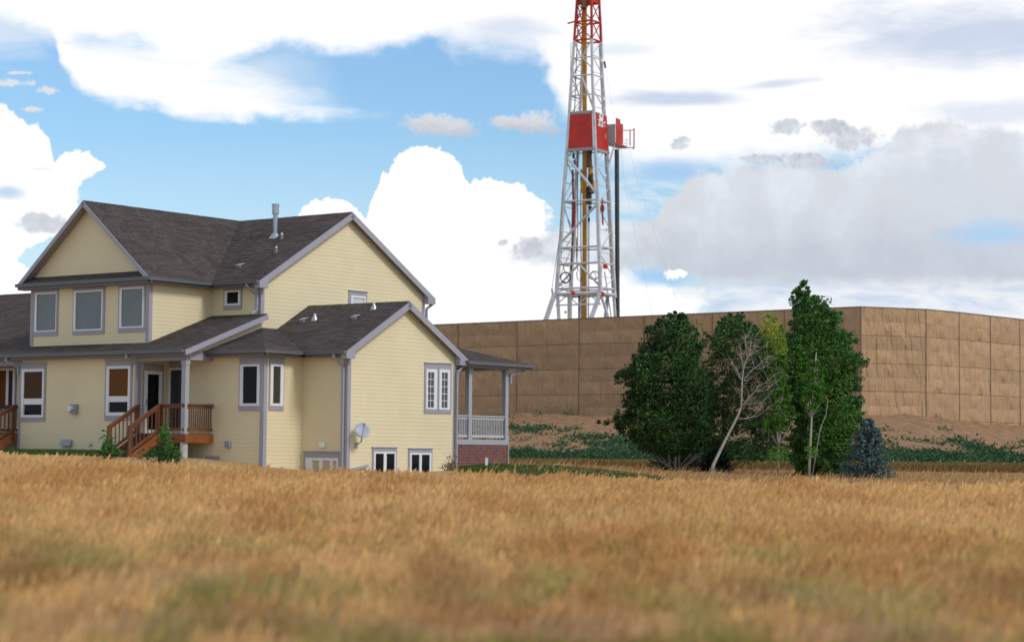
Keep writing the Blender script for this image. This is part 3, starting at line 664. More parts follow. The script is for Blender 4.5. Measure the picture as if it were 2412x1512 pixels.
spout([(UL-.12, -VL-ov-.04, zE-.1), (UL-.12, -VL-ov-.04, zE-.24), (UL-.02, -VL-.05, zE-.42), (UL-.02, -VL-.05, 2.2)], r=.035)
spout([(ULL-.25, -VL-ov-.04, zE-.1), (ULL-.25, -VL-ov-.04, zE-.24), (ULL-.02, -VL-.06, zE-.42), (ULL-.02, -VL-.06, 2.4)])
def on_main(x, y): return hit(x, y, n=(0, -sM, 1), d=zE2-sM*(Vm-ov))
def on_W(x, y): return hit(x, y, n=(0, -sW, 1), d=zE+sW*ov)
p = on_main(648, 557); tz = hit(648, 483, v=p.y).z
m = MB(); m.tube([p-Vector((0, 0, .1)), Vector((p.x, p.y, tz))], .085, 12); fl_ = hb(m, 'flue_pipe', METAL, label='tall galvanised flue pipe')
m = MB(); m.tube([Vector((p.x, p.y, tz-.32)), Vector((p.x, p.y, tz-.02))], .125, 12); m.tube([Vector((p.x, p.y, tz-.02)), Vector((p.x, p.y, tz+.03))], .14, 12); hb(m, 'flue_cap', METAL, fl_)
m = MB(); m.tube([p-Vector((0, 0, .1)), p+Vector((0, 0, .10))], [.24, .10], 12); hb(m, 'flashing', METAL, fl_)
nM = Vector((0, -sM, 1)).normalized()
for (x0, y0, y1, f, cone) in [(663.7, 563, 549, on_main, 0), (650.6, 594, 580.3, on_main, 0), (741.4, 753, 738.5, on_W, 1), (880.7, 727, 713.5, on_W, 1)]:
    p = f(x0, y0); tz = hit(x0, y1, v=p.y).z
    m = MB(); m.tube([p, Vector((p.x, p.y, tz))], .04, 10); o = hb(m, 'vent_pipe', WHITE_V)
    m = MB(); m.tube([p-Vector((0, 0, .05)), p+Vector((0, 0, .14))], [.09 if not cone else .14, .045], 12); hb(m, 'flashing', METAL if cone else GUT, o)
for (x0, y0, f, s_) in [(564, 629, on_main, sM), (714, 757, on_W, sW), (836, 750.5, on_W, sW)]:
    p = f(x0, y0); m = MB(); m.box(p.x-.09, p.x+.09, p.y-.08, p.y+.10, p.z-.05, p.z+.03)
    m.add([(p.x-.11, p.y-.11, p.z+.03), (p.x+.11, p.y-.11, p.z+.03), (p.x+.11, p.y+.14, p.z+.11), (p.x-.11, p.y+.14, p.z+.11), (p.x-.11, p.y-.11, p.z+.06), (p.x+.11, p.y-.11, p.z+.06), (p.x+.11, p.y+.14, p.z+.14), (p.x-.11, p.y+.14, p.z+.14)], [(0,1,2,3),(4,5,6,7),(0,1,5,4),(1,2,6,5),(2,3,7,6),(3,0,4,7)])
    hb(m, 'roof_vent', GREYP)
# satellite dish
q = pG.px(837.5, 1047); c_ = hit(853.5, 1012.5, u=.42)
dish = MB(); N = 20; ax = Vector((.55, -.55, .45)).normalized(); a = ax.cross(Vector((0, 0, 1))).normalized(); b = ax.cross(a); ring = []
vs = [c_-ax*.05]; fs = []
for j in (1, 2, 3):
    for k in range(N):
        t = 2*math.pi*k/N; rr = .25*j/3; vs.append(c_ + a*rr*math.cos(t) + b*rr*1.08*math.sin(t) - ax*(.05-.05*(j/3)**2))
for k in range(N): fs.append((0, 1+k, 1+(k+1) % N))
for j in (0, 1):
    for k in range(N): fs.append((1+j*N+k, 1+j*N+(k+1) % N, 1+(j+1)*N+(k+1) % N, 1+(j+1)*N+k))
dm = MB(); dm.add(vs, fs); dish = hb(dm, 'satellite_dish', mat('dish_grey', (.42, .46, .52), .5, .1, 6), smooth=True, label='round grey satellite dish')
sm = dish.modifiers.new('thickness', 'SOLIDIFY'); sm.thickness = .015
m = MB(); foot = Vector((.03, q[0], q[1])); m.tube([foot, foot+Vector((.16, .06, .10)), c_-ax*.06], .022, 8); m.box(.02, .05, q[0]-.06, q[0]+.06, q[1]-.10, q[1]+.08); hb(m, 'mast', METAL, dish)
m = MB(); lnb = c_+ax*.36-b*.02*0+Vector((.0, .05, -.02)); m.tube([c_-Vector((0, 0, .24)), c_+ax*.2-Vector((0, 0, .2)), lnb], .014, 8); m.bar(lnb-Vector((0, 0, .03)), lnb+Vector((0, 0, .05)), .08, .06); hb(m, 'receiver_arm', METAL, dish)

# ------------------------------------------------------------------ fast meshes for blades and leaves
def np_mesh(name, V, F, m, parent=None, smooth=False):
    """V (n,3), F (m,k) index array"""
    me = bpy.data.meshes.new(name); V = np.asarray(V, np.float32); F = np.asarray(F, np.int32)
    me.vertices.add(len(V)); me.vertices.foreach_set('co', V.ravel()); k = F.shape[1]
    me.loops.add(F.size); me.loops.foreach_set('vertex_index', F.ravel()); me.polygons.add(len(F))
    me.polygons.foreach_set('loop_start', np.arange(0, F.size, k, dtype=np.int32)); me.polygons.foreach_set('loop_total', np.full(len(F), k, np.int32))
    me.update(calc_edges=True); me.materials.append(m)
    o = bpy.data.objects.new(name, me); COL.objects.link(o)
    if parent: o.parent = parent
    return o
def unit(a): return a/np.maximum(np.linalg.norm(a, axis=1, keepdims=True), 1e-6)
def leaf_quads(C, size, flat=.5, outward=None):
    n = len(C); N = rng.normal(size=(n, 3)); N[:, 2] = np.abs(N[:, 2])*flat + .1
    if outward is not None: N = N*.8 + outward
    N = unit(N); A = unit(np.cross(N, rng.normal(size=(n, 3)))); B = np.cross(N, A)
    s = (size*rng.uniform(.6, 1.3, n))[:, None]; A = A*s; B = B*s*.62
    V = np.stack([C-A, C+B+N*s*.12, C+A, C-B+N*s*.12], 1).reshape(-1, 3)
    return V, np.arange(n*4).reshape(n, 4)

# ------------------------------------------------------------------ tarp wall, berm
HTOP = 12.65
def top_at(x, y):
    r = ray(x, y); P_ = r*(HTOP/r.z); return Vector((P_.x, P_.y, 0))
tl = [top_at(1219, 757), top_at(1341, 750)]; C_ = top_at(2027, 723); A_ = top_at(1219, 757)
d_ = (C_-A_).normalized(); L_ = (tl[1]-tl[0]).length; nL_ = round((C_-A_).length/L_); L_ = (C_-A_).length/nL_
pts = [A_ + d_*L_*k for k in range(-4, nL_+1)]
r1, r2, r3, r4 = top_at(2180, 729), top_at(2258, 736.3), top_at(2331, 744.4), top_at(2401, 751.5)
r4 = r3 + (r3-r2).normalized()*(r3-r2).length
pts += [r1, r2, r3, r4] + [r4+(r4-r3)*k for k in (1, 2, 3)]
TARP = mat('tan_tarp', (.49, .315, .175), .85, base2=(.41, .26, .14), scale=.35, bump=.0, coord='World', contrast=1.6)
def add_folds(m):
    nt = m.node_tree; n = nt.nodes; l = nt.links; b = n['Principled BSDF']
    t = n.new('ShaderNodeTexCoord'); mp = n.new('ShaderNodeMapping'); mp.inputs['Scale'].default_value = (1.1, 1.1, .22); mp.inputs['Rotation'].default_value = (.0, .4, .0)
    l.new(t.outputs['Object'], mp.inputs[0]); nz = n.new('ShaderNodeTexNoise'); nz.inputs['Scale'].default_value = 1.6; nz.inputs['Detail'].default_value = 3; nz.inputs['Distortion'].default_value = .8
    l.new(mp.outputs[0], nz.inputs[0]); bp = n.new('ShaderNodeBump'); bp.inputs['Strength'].default_value = .8; bp.inputs['Distance'].default_value = .55
    l.new(nz.outputs[0], bp.inputs['Height']); l.new(bp.outputs[0], b.inputs['Normal'])
    oi = n.new('ShaderNodeObjectInfo'); mr = n.new('ShaderNodeMapRange'); l.new(oi.outputs['Random'], mr.inputs[0]); mr.inputs[3].default_value = .90; mr.inputs[4].default_value = 1.10
    hs = n.new('ShaderNodeHueSaturation'); src = b.inputs['Base Color'].links[0].from_socket; l.new(src, hs.inputs['Color']); l.new(mr.outputs[0], hs.inputs['Value']); l.new(hs.outputs[0], b.inputs['Base Color'])
add_folds(TARP)
DARKB = mat('wall_backing', (.055, .035, .022), .95); STEELP = mat('wall_post', (.17, .12, .08), .8)
mid = pts[len(pts)//2]
tw = empty('tarp_wall', (C_.x, C_.y, ZC+HTOP-9.9)); tag(tw, 'long tan tarp-covered sound wall with a bend, standing on the earth bank', 'wall')
tsh = (-C_.x, -C_.y, -(HTOP-9.9)); ROW = 1.22
for k, (a, b) in enumerate(zip(pts, pts[1:])):
    dd = (b-a); L = dd.length; e = dd.normalized(); nrm = Vector((e.y, -e.x, 0)); 
    if nrm.y > 0: nrm = -nrm
    right = k >= nL_+4
    m = MB(); m.poly([a-nrm*.1+Vector((0, 0, HTOP-.02)), b-nrm*.1+Vector((0, 0, HTOP-.02)), b-nrm*.1+Vector((0, 0, HTOP-11.2)), a-nrm*.1+Vector((0, 0, HTOP-11.2))], -nrm*.15)
    m.build('backing', DARKB, tw, tsh)
    m = MB(); m.bar(a+nrm*.05+Vector((0, 0, HTOP-11.2)), a+nrm*.05+Vector((0, 0, HTOP+.03)), .06 if k % 3 else .10, .10); m.build('post', STEELP, tw, tsh)
    m = MB(); m.bar(a+nrm*.02+Vector((0, 0, HTOP+.02)), b+nrm*.02+Vector((0, 0, HTOP+.02)), .12, .07); m.build('top_rail', STEELP, tw, tsh)
    for r in range(9):
        z1_ = HTOP-.02-r*ROW; z0_ = z1_-ROW+(.045 if r % 2 else .015); g0, g1 = .015, L-.015; nx, nz = 12, 3
        vs = []; ph = random.uniform(0, 6); sl = random.uniform(-.7, .7)
        for j in range(nz+1):
            for i in range(nx+1):
                s = g0+(g1-g0)*i/nx; tt = j/nz; sag = math.sin(math.pi*tt)
                ed = min(1, 3*min(s/L, 1-s/L)+.1); dpt = .03+sag*ed*(.10*math.sin(s*2.1+ph+sl*tt*3)+.06*math.sin(s*5.3+ph*2+tt*2+sl*4*tt)+.05) + random.uniform(0, .02)
                zz = z1_+(z0_-z1_)*tt + (random.uniform(-.02, .02) if 0 < j < nz else 0) - (.02*abs(math.sin(s*math.pi/L*2+ph)) if j == nz else 0)
                q = a + e*s + nrm*dpt; vs.append((q.x, q.y, zz))
        fs = [(j*(nx+1)+i, j*(nx+1)+i+1, (j+1)*(nx+1)+i+1, (j+1)*(nx+1)+i) for j in range(nz) for i in range(nx)]
        m = MB(); m.add(vs, fs); m.build('tarp_panel', TARP, tw, tsh, smooth=True)

EARTH = mat('bare_earth', (.36, .20, .092), .95, base2=(.19, .105, .048), scale=1.1, bump=1.0, bscale=1.9, contrast=3.2, coord='World')
def bnoise(x, y): return .5*math.sin(x*.35+1)*math.sin(y*.41+x*.1)+.3*math.sin(x*.83+y*.37)+.2*math.sin(x*1.9+y*1.1+2)
# bank: rows from 34 m in front of the wall to behind it
dense = []
for a, b in zip(pts, pts[1:]):
    for k in range(6): dense.append((a.lerp(b, k/6)))
dense = [pts[0]-d_*k for k in (90, 60, 30)] + dense + [pts[-1], pts[-1]+(pts[-1]-pts[-2])*8]
offs = [-46, -40, -36, -32, -28, -24, -20, -17, -14, -11, -8, -6, -4, -2.5, -1.2, 0, 2, 8]
def bank_z(o, x, y, k):
    t = min(1, max(0, (o+38)/36)); h = -.75 + 4.1*(t**1.15) + bnoise(x, y)*.14*min(1, t*3) + (.07*math.sin(x*.55)+.06*math.sin(x*1.7)+.05*math.sin(x*3.9+1) if o > -5 else 0)
    if o < -37: h = -.98 - (abs(o)-37)*.02
    if o > 2: h = 2.6
    return h - (.0 if x < 32 else min(.9, (x-32)*.045))*t
vs = []; cen = Vector((0, 0, 0))
for j, o in enumerate(offs):
    for p in dense:
        dr = Vector((p.x, p.y, 0)).normalized(); q = p + dr*o; vs.append((q.x, q.y, bank_z(o, q.x, q.y, 0)+ZC))
nn_ = len(dense); fs = [(j*nn_+i, j*nn_+i+1, (j+1)*nn_+i+1, (j+1)*nn_+i) for j in range(len(offs)-1) for i in range(nn_-1)]
m = MB(); m.v = vs; m.f = fs; bk = m.build('earth_bank', EARTH, smooth=True); bk['kind'] = 'structure'; bk['label'] = 'bare reddish-brown earth bank at the foot of the tarp wall'
# weeds on the bank
WEED = mat('weed_green', (.030, .095, .036), .8, base2=(.055, .125, .045), scale=.5, coord='World', island=.35, trans=.2)
Cs = []
def edge_pt(s_):
    i = int(s_); i = min(max(i, 0), nn_-2); return dense[i].lerp(dense[i+1], s_-i)
for k in range(3400):
    s_ = rng.uniform(3, nn_-3); o = -38 + 26*rng.random()**(2.3); p = edge_pt(s_); dr = Vector((p.x, p.y, 0)).normalized(); q = p+dr*o
    cl = math.sin(q.x*.22+2.0)*math.sin(q.y*.17+q.x*.08)+.4*math.sin(q.x*.6+q.y*.3)
    if o > -33 and cl < -.25+(o+33)*.05+(.15 if q.x > 30 else 0) and rng.random() > .12: continue
    if q.x > 33 and rng.random() < .5: continue
    R = rng.uniform(.35, 1.0); n_ = int(34*R)+10
    c = rng.normal(size=(n_, 3))*np.array([R*.75, R*.5, .14]); c[:, 2] = np.abs(c[:, 2])*1.5
    c += np.array([q.x, q.y, bank_z(o, q.x, q.y, 0)+ZC]); Cs.append(c)
for (px, py) in [(1275, 979), (1345, 977), (1411, 975), (1190, 978), (2195, 1010), (1395, 1012)]:
    P_ = at(px, py, 200 if px < 2000 else 178); P_ = np.array(P_)
    c = rng.normal(size=(40, 3))*np.array([.5, .4, .35]) + P_; Cs.append(c)
Cs = np.concatenate(Cs); V_, F_ = leaf_quads(Cs, .13)
o = np_mesh('weeds', V_, F_, WEED); tag(o, 'dark green weeds covering the lower earth bank', kind='stuff')

# ------------------------------------------------------------------ grasses
def blades(X, Y, Z, h, w, lean, head=.0):
    n = len(X); B = np.stack([X, Y, Z], 1); th = rng.uniform(0, 2*np.pi, n)
    L = np.stack([np.cos(th), np.sin(th), np.zeros(n)], 1)*(rng.random(n)*lean*h)[:, None]; L[:, 0] += (.15+.65*rng.random(n))*h
    S_ = np.stack([np.cos(th+1.57), np.sin(th+1.57)*.3, np.zeros(n)], 1); S_[:, 0] = np.where(np.abs(S_[:, 0]) < .5, .5, S_[:, 0]); S_ = S_*w[:, None]/2
    H1 = np.stack([np.zeros(n), np.zeros(n), h*.6], 1)+L*.4; H2 = np.stack([np.zeros(n), np.zeros(n), h], 1)+L
    V = np.stack([B-S_, B+S_, B+H1+S_*.8, B+H1-S_*.8, B+H2], 1).reshape(-1, 3); i = np.arange(n)*5
    F = np.concatenate([np.stack([i, i+1, i+2], 1), np.stack([i, i+2, i+3], 1), np.stack([i+3, i+2, i+4], 1)])
    if head:
        hd = rng.random(n) < head; Bh = (B+H2)[hd]; k = len(Bh); ww = (w[hd]*rng.uniform(.9, 1.7, k))[:, None]; dn = np.stack([np.zeros(k), np.zeros(k), -h[hd]*.22], 1)-L[hd]*.15
        sd_ = unit(S_[hd])*ww
        V2 = np.stack([Bh+np.array([0, 0, .02]), Bh+dn*.5+sd_, Bh+dn, Bh+dn*.5-sd_], 1).reshape(-1, 3); j = np.arange(k)*4+len(V)
        V = np.concatenate([V, V2]); F = np.concatenate([F, np.stack([j, j+1, j+2], 1), np.stack([j, j+2, j+3], 1)])
    return V, F
def field_mat():
    m = bpy.data.materials.new('dry_grass'); m.use_nodes = True; nt = m.node_tree; n = nt.nodes; l = nt.links; b = n['Principled BSDF']
    b.inputs['Roughness'].default_value = .75; b.inputs['Specular IOR Level'].default_value = .25
    g = n.new('ShaderNodeNewGeometry'); sep = n.new('ShaderNodeSeparateXYZ'); l.new(g.outputs['Position'], sep.inputs[0])
    def nz(sx, sy, off, det=3, lo=.5, hi=.62):
        mp = n.new('ShaderNodeMapping'); mp.inputs['Scale'].default_value = (sx, sy, 0); mp.inputs['Location'].default_value = (off, off*.7, 0); l.new(g.outputs['Position'], mp.inputs[0])
        t = n.new('ShaderNodeTexNoise'); t.inputs['Scale'].default_value = 1; t.inputs['Detail'].default_value = det; l.new(mp.outputs[0], t.inputs[0])
        r = n.new('ShaderNodeMapRange'); r.interpolation_type = 'SMOOTHSTEP'; r.inputs[1].default_value = lo; r.inputs[2].default_value = hi; l.new(t.outputs[0], r.inputs[0]); return r.outputs[0]
    def rng_(sock, a, b_, c=0, d=1):
        r = n.new('ShaderNodeMapRange'); r.inputs[1].default_value = a; r.inputs[2].default_value = b_; r.inputs[3].default_value = c; r.inputs[4].default_value = d; l.new(sock, r.inputs[0]); return r.outputs[0]
    def mul(a, b_):
        q = n.new('ShaderNodeMath'); q.operation = 'MULTIPLY'
        for i, x in enumerate((a, b_)):
            if isinstance(x, float): q.inputs[i].default_value = x
            else: l.new(x, q.inputs[i])
        return q.outputs[0]
    def mixc(f, a, b_):
        x = n.new('ShaderNodeMix'); x.data_type = 'RGBA'; l.new(f, x.inputs[0])
        for i, q in ((6, a), (7, b_)):
            if isinstance(q, tuple): x.inputs[i].default_value = (*q, 1)
            else: l.new(q, x.inputs[i])
        return x.outputs[2]
    near = rng_(sep.outputs[1], 36, 18); vnear = rng_(sep.outputs[1], 22, 12)
    c = mixc(nz(.16, .05, 3, 2, .35, .65), (.84, .54, .235), (.76, .475, .19))
    c = mixc(mul(nz(.50, .11, 11, 4, .47, .62), .75), c, (.66, .36, .13))
    c = mixc(mul(mul(nz(1.0, .30, 23, 3, .47, .60), near), .75), c, (.46, .235, .085))
    c = mixc(mul(mul(nz(.9, .28, 41, 3, .50, .62), near), .7), c, (.42, .37, .12))
    c = mixc(mul(mul(nz(1.1, .45, 61, 2, .48, .60), vnear), .8), c, (.24, .25, .05))
    c = mixc(mul(mul(nz(.55, .6, 87, 3, .48, .62), vnear), .6), c, (.60, .41, .28))
    hs = n.new('ShaderNodeHueSaturation'); l.new(c, hs.inputs['Color']); l.new(rng_(g.outputs['Random Per Island'], 0, 1, .84, 1.16), hs.inputs['Value'])
    l.new(hs.outputs[0], b.inputs['Base Color'])
    tr = n.new('ShaderNodeBsdfTranslucent'); l.new(hs.outputs[0], tr.inputs[0]); ms = n.new('ShaderNodeMixShader'); ms.inputs[0].default_value = .3
    l.new(b.outputs[0], ms.inputs[1]); l.new(tr.outputs[0], ms.inputs[2]); l.new(ms.outputs[0], n['Material Output'].inputs[0]); return m
FIELD = field_mat()
bands = [(8.5, 14, 900, .32), (14, 22, 620, .33), (22, 34, 360, .35), (34, 54, 360, .36)]
Vs = []; Fs = []; nv = 0
for (y0, y1, dens, h0) in bands:
    area = .27*(y1*y1-y0*y0)+5.0*(y1-y0); n_ = int(dens*.92*area); Y_ = np.sqrt(rng.random(n_)*(y1*y1-y0*y0)+y0*y0); X_ = (rng.random(n_)*2-1)*(.27*Y_+2.5)
    # skip the house plot
    Zg = np.array([gz(x, y) for x, y in zip(X_, Y_)])+ZC-.02
    tall = .5+.25*np.sin(X_*1.1+np.sin(Y_*.35)*2.5)+.25*np.sin(X_*.45-Y_*.31+2*np.sin(X_*.2+Y_*.13))
    cs_ = .20+.011*Y_; hx = np.floor(X_/cs_+37*np.sin(np.floor(Y_/cs_))); hy = np.floor(Y_/cs_); hsh = np.modf(np.abs(np.sin(hx*12.9898+hy*78.233)*43758.5))[0]; hs2 = np.modf(np.abs(np.sin(hx*39.3+hy*11.1)*24634.6))[0]
    h = h0*(.58+.40*rng.random(n_)+.30*tall+.28*hsh+(rng.random(n_) < .08)*.35)*1.05; X_ = X_ + (hs2-.5)*.12
    V_, F_ = blades(X_, Y_, Zg, h, (.0045+.00034*Y_), .55, .75)
    Vs.append(V_); Fs.append(F_+nv); nv += len(V_)
o = np_mesh('dry_grass', np.concatenate(Vs), np.concatenate(Fs), FIELD); tag(o, 'tall golden dry grass filling the foreground field', kind='stuff')
# grass strip at the foot of the bank
STRIP = mat('olive_strip_grass', (.30, .185, .055), .8, base2=(.16, .12, .035), scale=.7, coord='World', island=.3, trans=.2)
n_ = 60000; s_ = rng.uniform(1100, 2750, n_); Y_ = rng.uniform(109, 117, n_) + 2*np.sin(s_*.006); X_ = (s_-1206)/FPX*Y_
V_, F_ = blades(X_, Y_, np.full(n_, -.97+ZC), rng.uniform(.28, .50, n_), np.full(n_, .05), .4, .3)
o = np_mesh('bank_grass', V_, F_, STRIP); tag(o, 'low band of olive and tan grass in front of the earth bank', kind='stuff')
# dry stubble between field and strip
n_ = 45000; s_ = 1150+1550*rng.random(n_)**.75; Y_ = rng.uniform(54, 104, n_); X_ = (s_-1206)/FPX*Y_; hh = rng.uniform(.05, .16, n_)*(1+(rng.random(n_) < .06)*1.5)
Zg = np.array([gz(x, y) for x, y in zip(X_, Y_)])+ZC
V_, F_ = blades(X_, Y_, Zg, hh, np.full(n_, .035), .7)
o = np_mesh('stubble', V_, F_, mat('stubble_straw', (.50, .30, .13), .85, base2=(.40, .25, .10), scale=.4, coord='World', island=.2)); tag(o, 'short dry stubble between the field and the trees', kind='stuff')
# lawn by the porch
LAWN = mat('lawn_green', (.045, .115, .020), .85, base2=(.08, .13, .03), scale=.5, coord='World', island=.3, trans=.2)
n_ = 110000; Y_ = rng.uniform(56, 99, n_); s_ = rng.uniform(1060, 1600, n_); keep = Y_ < 99 - (s_-1150)*.085 + rng.normal(size=n_)*1.5; keep &= (s_ > 1080+rng.normal(size=n_)*6)
Y_, s_ = Y_[keep], s_[keep]; X_ = (s_-1206)/FPX*Y_; Zg = np.array([gz(x, y) for x, y in zip(X_, Y_)])+ZC
V_, F_ = blades(X_, Y_, Zg, rng.uniform(.05, .13, len(X_)), np.full(len(X_), .05), .8)
o = np_mesh('lawn', V_, F_, LAWN); tag(o, 'green lawn behind the porch', kind='stuff')
# green fringe along the house wall
n_ = 9000; u_ = rng.uniform(-13, -6.3, n_); v_ = -VL - rng.random(n_)**1.5*1.6-.05; X_ = HO.x+u_*HU.x+v_*HV.x; Y_ = HO.y+u_*HU.y+v_*HV.y
Zg = np.array([gz(x, y) for x, y in zip(X_, Y_)])+ZC
V_, F_ = blades(X_, Y_, Zg, rng.uniform(.06, .22, n_), np.full(n_, .03), .8)
o = np_mesh('wall_grass', V_, F_, LAWN); tag(o, 'green grass fringe under the left house wall', kind='stuff')

# ------------------------------------------------------------------ trees
BARK = mat('pale_bark', (.42, .38, .34), .9, base2=(.24, .21, .18), scale=6, bump=.5, bscale=12, stretch=(1, 1, .4))
BARKD = mat('brown_bark', (.16, .125, .10), .95, base2=(.09, .07, .055), scale=6, bump=.5)
DEADB = mat('dead_birch_bark', (.52, .47, .42), .85, base2=(.27, .235, .20), scale=5, bump=.4, stretch=(1, 1, 2))
def leafmat(name, a, b, isl=.35, tr=.3): return mat(name, a, .55, base2=b, scale=1.15, coord='World', island=isl, trans=tr, hue=.03, contrast=4.2, spec=.3)
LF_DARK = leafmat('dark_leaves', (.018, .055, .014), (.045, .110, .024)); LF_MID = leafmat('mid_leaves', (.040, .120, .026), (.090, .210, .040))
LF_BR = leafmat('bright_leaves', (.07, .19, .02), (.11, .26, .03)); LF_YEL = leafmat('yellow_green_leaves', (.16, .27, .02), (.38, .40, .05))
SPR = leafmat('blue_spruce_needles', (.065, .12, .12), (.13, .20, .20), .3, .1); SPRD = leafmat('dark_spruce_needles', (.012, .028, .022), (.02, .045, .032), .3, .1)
def tree(name, label, cx, Yd, profile, nleaf, lf, trunks, size=.048, gap=0.0, group=None, cat='tree', bark=BARK, extra=None, depth=1.0, seed=1):
    """profile: list of (y_px, x_left, x_right) of the crown; trunks: polylines [(x,y)...] with radii"""
    r_ = np.random.default_rng(seed); basep = at(trunks[0][0][0][0], trunks[0][0][0][1], Yd)
    bz = gz(basep.x, Yd)+ZC
    nleaf = int(nleaf*2.4); root = empty(name, (basep.x, Yd, bz)); tag(root, label, cat, group)
    sh = (-basep.x, -Yd, -bz)
    for (poly, r0, r1) in trunks:
        P_ = [at(x, y, Yd) for x, y in poly]; P_[0].z = min(P_[0].z, bz-.05); k = len(P_)
        m = MB(); m.tube(P_, [r0+(r1-r0)*i/(k-1) for i in range(k)], 8); m.build('trunk', bark, root, sh, smooth=True)
    ppm = FPX/Yd; ys_ = np.array([p[0] for p in profile], float); xl = np.array([p[1] for p in profile], float); xr = np.array([p[2] for p in profile], float)
    ncl = max(60, nleaf//50); yc = []
    while len(yc) < ncl:
        y = r_.uniform(ys_[0], ys_[-1]); w = np.interp(y, ys_, xr-xl)
        if r_.random() < w/np.max(xr-xl): yc.append(y)
    yc = np.array(yc); c0 = np.interp(yc, ys_, (xl+xr)/2); hw = np.interp(yc, ys_, (xr-xl)/2)
    th = r_.uniform(0, 2*np.pi, ncl); th = np.where(r_.random(ncl) < .25, np.where(r_.random(ncl) < .5, 0.0, np.pi)+r_.normal(size=ncl)*.35, th); rad = (r_.random(ncl)**.36)
    cr = r_.uniform(.13, .38, ncl)*np.clip(hw/60, .45, 1.0)
    edge = r_.random(ncl) < .22; rad = np.where(edge, r_.uniform(.92, 1.10, ncl), rad); cr = np.where(edge, cr*.6, cr)
    hwm = np.maximum(hw/ppm*1.06*(1+.22*np.sin(yc*.085+seed)*np.sin(yc*.031+seed*2+np.sign(np.cos(th)))+.10*r_.normal(size=ncl)) - cr*.6, .05)
    X_ = (c0-1206)/FPX*Yd + np.cos(th)*rad*hwm; Yv = Yd + np.sin(th)*rad*np.minimum(hwm, 1.6)*depth
    Zc = np.array([at(c, y, Yd).z for c, y in zip(c0, yc)]); Xc = np.array([at(c, y, Yd).x for c, y in zip(c0, yc)])
    X_ = Xc + np.cos(th)*rad*hwm
    keep = r_.random(ncl) > gap; X_, Yv, Zc, cr = X_[keep], Yv[keep], Zc[keep], cr[keep]; ncl = len(X_)
    # limbs to some clumps
    lm = MB(); tp_ = [at(x, y, Yd) for x, y in trunks[0][0]]
    for i in range(0, ncl, max(1, ncl//40)):
        q = Vector((X_[i], Yv[i], Zc[i])); zt = q.z - (abs(q.x-tp_[-1].x)*.8+.3); 
        b_ = min(tp_, key=lambda p: abs(p.z-zt)); m_ = b_.lerp(q, .55)+Vector((0, 0, -.12)); lm.tube([b_, m_, q], [.035, .022, .008], 5)
    if lm.v: lm.build('branches', bark, root, sh, smooth=True, kind='stuff')
    per = nleaf//ncl; cen = np.repeat(np.stack([X_, Yv, Zc], 1), per, 0); R = np.repeat(cr, per)
    off = r_.normal(size=(len(cen), 3)); off = unit(off)*(r_.random(len(cen))**.5)[:, None]; off[:, 2] *= .75
    # upswept sprays
    off[:, 0] += .25*off[:, 2]
    Cc = cen + np.clip(off, -1.1, 1.1)*(R*1.05)[:, None]
    V_, F_ = leaf_quads(Cc, size, .6, outward=off*.5); V_ = V_ + np.array(sh)
    cw = np_mesh('crown', V_, F_, lf, root)
    if extra:
        for (nm, boxp, nl, mt, sz) in extra:
            cs = []
            for (x, y, rx, ry) in boxp:
                p = at(x, y, Yd-1.2); n2 = nl; o2 = np.clip(r_.normal(size=(n2, 3)), -1.5, 1.5)*np.array([rx/ppm*.5, .35, ry/ppm*.5]); cs.append(np.array(p)+o2)
            V2, F2 = leaf_quads(np.concatenate(cs), sz, .6); np_mesh('foliage', V2+np.array(sh), F2, mt, root)['label'] = nm
    return root
YT = 85
tree('leafy_tree', 'large dark green tree nearest the house with three thin pale trunks', 1585, 88,
     [(733, 1590, 1604), (748, 1556, 1622), (775, 1536, 1636), (800, 1520, 1647), (840, 1500, 1645), (880, 1482, 1655), (920, 1475, 1660), (960, 1468, 1672), (1000, 1462, 1680), (1030, 1475, 1680), (1055, 1505, 1665), (1070, 1535, 1640)],
     26000, LF_DARK, [([(1590, 1112), (1592, 1040), (1588, 900), (1590, 780)], .07, .02), ([(1579, 1114), (1574, 1050), (1560, 960)], .06, .03), ([(1598, 1108), (1602, 1040), (1620, 940)], .05, .03)], seed=11,
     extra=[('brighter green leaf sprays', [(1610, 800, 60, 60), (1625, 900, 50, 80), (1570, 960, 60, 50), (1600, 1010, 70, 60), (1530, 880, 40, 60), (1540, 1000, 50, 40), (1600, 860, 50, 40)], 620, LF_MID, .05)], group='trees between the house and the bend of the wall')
tree('leafy_tree', 'broad dark tree standing behind the bare white birch', 1740, 96,
     [(735, 1715, 1750), (760, 1695, 1775), (790, 1675, 1815), (830, 1665, 1840), (880, 1650, 1850), (940, 1640, 1855), (1000, 1640, 1855), (1050, 1650, 1835), (1085, 1680, 1800)],
     22000, LF_DARK, [([(1703, 1110), (1705, 1030), (1725, 900), (1735, 800)], .10, .03)], seed=12, bark=BARKD, group='trees between the house and the bend of the wall',
     extra=[('paler leaf sprays at the top', [(1730, 775, 50, 35), (1700, 810, 40, 40), (1770, 800, 50, 40)], 300, LF_MID, .05)])
